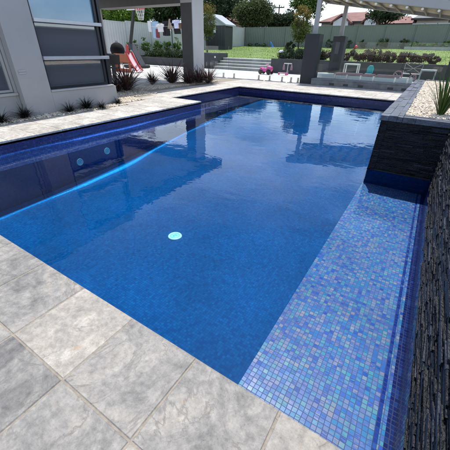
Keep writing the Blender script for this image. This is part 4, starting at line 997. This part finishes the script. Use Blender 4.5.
# ------------------------------------------------------------------ trees and houses beyond
def T(name, label, px, py, wpx, hpx, Y, m, leaf, nb, per, br, ground=.9, tr=.16, m2=None, f2=0, group='trees beyond the fences', hollow=.45, limbs=7):
    c = at(px, py, Y); w = abs(at(px+wpx/2, py, Y)[0]-c[0]); hz = c[2]-at(px, py+hpx/2, Y)[2]
    return tree(name, label, (c[0], Y, ground), (c[0], Y, c[2]), (w, w*.9, hz), M[m], leaf, nb, per, br, tr, group, limbs, M[m2] if m2 else None, f2, hollow)
T('pear_tree', 'young pear tree turning orange beside the tall pergola pillar', 302, 25, 21, 42, 18.8, 'l_yg', .085, 95, 42, .26, .62, .045, 'l_orange', .30, 'young pear trees turning orange')
T('pear_tree', 'young pear tree turning orange just past the porch column', 207.5, 20, 16, 46, 19.6, 'l_yg', .085, 95, 42, .28, .5, .05, 'l_orange', .30, 'young pear trees turning orange')
shrub('corner_shrub', 'upright dark shrub beside the orange pear tree', (at(290, 50, 18.4)[0], 18.4, .62), (.28, .28, .55), M['l_hedge'], .09, 900)
T('broad_tree', 'tall dark spreading tree above the shed with sky showing through', 218, 4, 60, 40, 42, 'l_dark', .30, 170, 80, .95, .9, .3, hollow=.2, limbs=10)
T('round_tree', 'round olive green tree standing behind the fence corner', 254, 14, 36, 31, 38.5, 'l_olive', .22, 200, 120, .85, .9, .2, hollow=.3)
T('bushy_tree', 'dark bushy tree behind the fence right of the round tree', 274, 22, 17, 15, 41, 'l_dark', .25, 50, 70, .7, .9)
T('bushy_tree', 'dark bushy tree behind the fence under the power pole', 289, 21, 18, 15, 42, 'l_dark', .25, 55, 70, .7, .9)
T('gum_tree', 'tall loose gum tree behind the orange pear tree', 309, 1, 36, 30, 46, 'l_green', .28, 110, 60, .85, .9, .22, hollow=.15)
T('gum_tree', 'dark leaved branching tree in front of the red roofed house', 387, 13, 42, 18, 40, 'l_dark', .26, 75, 45, .6, .9, .16, hollow=.1, limbs=11)
T('broad_tree', 'big dark tree far behind the end of the pergola', 440, -6, 60, 22, 55, 'l_dark', .4, 90, 60, 1.2, .9, .25)
T('broad_tree', 'tall dark tree behind the washing on the line', 168, 6, 48, 38, 31, 'l_hedge', .26, 150, 90, .9, .6, .22, hollow=.3)
T('leafy_tree', 'bright green leafy tree behind the pale fence by the hoop', 122, 15, 32, 26, 22.5, 'l_bright', .17, 110, 80, .55, .6, .12, hollow=.3)
T('leafy_tree', 'dark green tree behind the pale fence next to the porch pier', 104, 13, 14, 24, 23.5, 'l_dark', .17, 70, 70, .5, .6, .12)
T('leafy_tree', 'second bright leafy tree between the hoop and the washing', 142, 14, 18, 22, 25, 'l_green', .17, 80, 70, .5, .6, .12, hollow=.3)

def far_house(label, px0, px1, py_eave, py_ridge, Y, roofm, wallm, gables=(), ground=.9):
    a = at(px0, py_eave, Y); c = at(px1, py_eave, Y); zr = at((px0+px1)/2, py_ridge, Y+4)[2]; ze = (a[2]+c[2])/2
    t = thing('neighbour_house', label, 'house', ((a[0]+c[0])/2, Y+4, ground))
    b = MB(); b.box((a[0]+.5, Y+.5, ground), (c[0]-.5, Y+7.5, ze)); b.build('wall', wallm, t)
    b = MB(); x0, x1 = a[0], c[0]; hip = min(3., (x1-x0)*.3); ym = Y+4
    V = [(x0, Y, ze), (x1, Y, ze), (x1, Y+8, ze), (x0, Y+8, ze), (x0+hip, ym, zr), (x1-hip, ym, zr)]
    for f in ((0, 1, 5, 4), (2, 3, 4, 5), (1, 2, 5), (3, 0, 4), (3, 2, 1, 0)): b.face([V[i] for i in f])
    rf = b.build('roof', roofm, t)
    b = MB(); b.box((x0-.05, Y-.1, ze-.16), (x1+.05, Y-.02, ze+.02)); b.build('gutter', M['wood'], rf)
    for (g0, g1, gt) in gables:
        p = at(g0, py_eave+2, Y-1.2); q = at(g1, py_eave+2, Y-1.2); zt_ = at((g0+g1)/2, gt, Y-1.2)[2]; xm = (p[0]+q[0])/2
        b = MB(); b.prism([(p[0]+.25, ground), (q[0]-.25, ground), (q[0]-.25, ze-.1), (xm, zt_-.15), (p[0]+.25, ze-.1)], Y-1.15, Y+.4, lambda u, z, d: (u, d, z)); b.build('gable', M['white'], t)
        b = MB(); b.prism([(p[0]-.1, ze-.35), (xm, zt_), (q[0]+.1, ze-.35), (q[0]+.1, ze-.15), (xm, zt_+.22), (p[0]-.1, ze-.15)], Y-1.35, Y+3.0, lambda u, z, d: (u, d, z)); b.build('gable_roof', roofm, t)
    for k in range(3):
        u = x0+(x1-x0)*(.2+.3*k); b = MB(); b.box((u-.6, Y+.44, ze-1.5), (u+.6, Y+.49, ze-.4)); b.build('window', M['winglass'], t)
    return t
far_house('red brown tile roofed house with white gables beyond the fence', 317, 378, 21.5, 12.5, 47, M['tile_roof'], M['cream'], ((331, 350, 15.5), (362, 378, 14)))
far_house('pink tiled low house beyond the fence under the pergola', 379, 417, 23.5, 16.5, 44, M['tile_roof'], M['brick'])
far_house('cream house half hidden behind the end of the pergola', 412, 455, 18, 10, 42.5, M['dkbeam'], M['cream'])
far_house('low dark roofed house beyond the fence beside the round tree', 273, 302, 24, 20.5, 50, M['dkbeam'], M['cream'])
far_house('terracotta roofed house rising behind the garden shed', 196, 232, 22, 13, 44, M['tile_roof'], M['brick'])
p = at(279.3, 7.5, 60); pp = thing('power_pole', 'thin timber power pole with crossarm against the sky', 'power pole', (p[0], 60, .9))
b = MB(); b.tube([(p[0], 60, .8), (p[0], 60, p[2]+.4)], [.16, .11], 8); b.build('pole', M['bark'], pp)
b = MB(); b.box((p[0]-1.0, 59.85, p[2]-.1), (p[0]+1.0, 59.97, p[2]+.06)); b.build('crossarm', M['bark'], pp)
for s in (-.9, -.45, .45, .9): b = MB(); b.lathe([(.05, 0), (.07, .08), (.04, .2), (0, .22)], (p[0]+s, 59.91, p[2]+.06), 8); b.build('insulator', M['dkgrey'], pp)

# ------------------------------------------------------------------ light, sky, camera
W = bpy.data.worlds.new('World'); scene.world = W; W.use_nodes = True; nt = W.node_tree; L = nt.links.new
bg = nt.nodes['Background']; sky = nt.nodes.new('ShaderNodeTexSky'); sky.sky_type = 'NISHITA'; sky.sun_disc = False
sd = Vector((-.15, .37, 1)).normalized()
sky.sun_elevation = math.asin(sd.z); sky.sun_rotation = math.atan2(sd.x, sd.y); sky.air_density = 1.0; sky.dust_density = .6; sky.ozone_density = 1.6
# broken white cloud over the blue
tc_ = N(nt, 'ShaderNodeTexCoord'); mp = N(nt, 'ShaderNodeMapping'); mp.inputs['Scale'].default_value = (1, 1, 2.4); L(tc_.outputs['Generated'], mp.inputs['Vector'])
cn = N(nt, 'ShaderNodeTexNoise'); cn.inputs['Scale'].default_value = 2.6; cn.inputs['Detail'].default_value = 8; cn.inputs['Roughness'].default_value = .58; L(mp.outputs[0], cn.inputs['Vector'])
cr_ = ramp(nt, [(.38, (0, 0, 0)), (.58, (1, 1, 1))]); L(cn.outputs['Fac'], cr_.inputs['Fac'])
cm = N(nt, 'ShaderNodeMath', operation='MULTIPLY'); cm.inputs[1].default_value = .85; sx_ = N(nt, 'ShaderNodeSeparateXYZ'); L(tc_.outputs['Generated'], sx_.inputs[0])
el = N(nt, 'ShaderNodeMapRange'); el.inputs['From Min'].default_value = .16; el.inputs['From Max'].default_value = .58; el.inputs['To Min'].default_value = 1.0; el.inputs['To Max'].default_value = .12
L(sx_.outputs[2], el.inputs['Value']); cl2 = N(nt, 'ShaderNodeMath', operation='MULTIPLY'); L(cr_.outputs['Color'], cl2.inputs[0]); L(el.outputs[0], cl2.inputs[1]); L(cl2.outputs[0], cm.inputs[0])
mx = N(nt, 'ShaderNodeMix', data_type='RGBA'); L(cm.outputs[0], mx.inputs[0]); L(sky.outputs[0], mx.inputs[6]); mx.inputs[7].default_value = (10.6, 12.2, 13.8, 1)
L(mx.outputs[2], bg.inputs['Color']); bg.inputs['Strength'].default_value = .148
sun = bpy.data.lights.new('sun', 'SUN'); sun.energy = 4.0; sun.angle = R(.53); sun.color = (1, .96, .90)
so = bpy.data.objects.new('sun', sun); COL.objects.link(so); so.rotation_euler = (-sd).to_track_quat('-Z', 'Y').to_euler(); so.location = (0, 0, 20)
cam = bpy.data.cameras.new('camera'); cam.sensor_width = 36; cam.lens = 36*F/450; cam.clip_end = 2000; cam.clip_start = .05
co = bpy.data.objects.new('camera', cam); COL.objects.link(co)
mw = Matrix(((cr[0], cu[0], -cf[0], EYE[0]), (cr[1], cu[1], -cf[1], EYE[1]), (cr[2], cu[2], -cf[2], EYE[2]), (0, 0, 0, 1))); co.matrix_world = mw
scene.camera = co
vs = scene.view_settings; vs.view_transform = 'Standard'; vs.look = 'None'; vs.exposure = .32; vs.gamma = 1; vs.use_curve_mapping = False
cy = scene.cycles; cy.use_denoising = True; cy.caustics_reflective = False; cy.caustics_refractive = False; cy.max_bounces = 10; cy.transparent_max_bounces = 24; cy.glossy_bounces = 5; cy.diffuse_bounces = 4
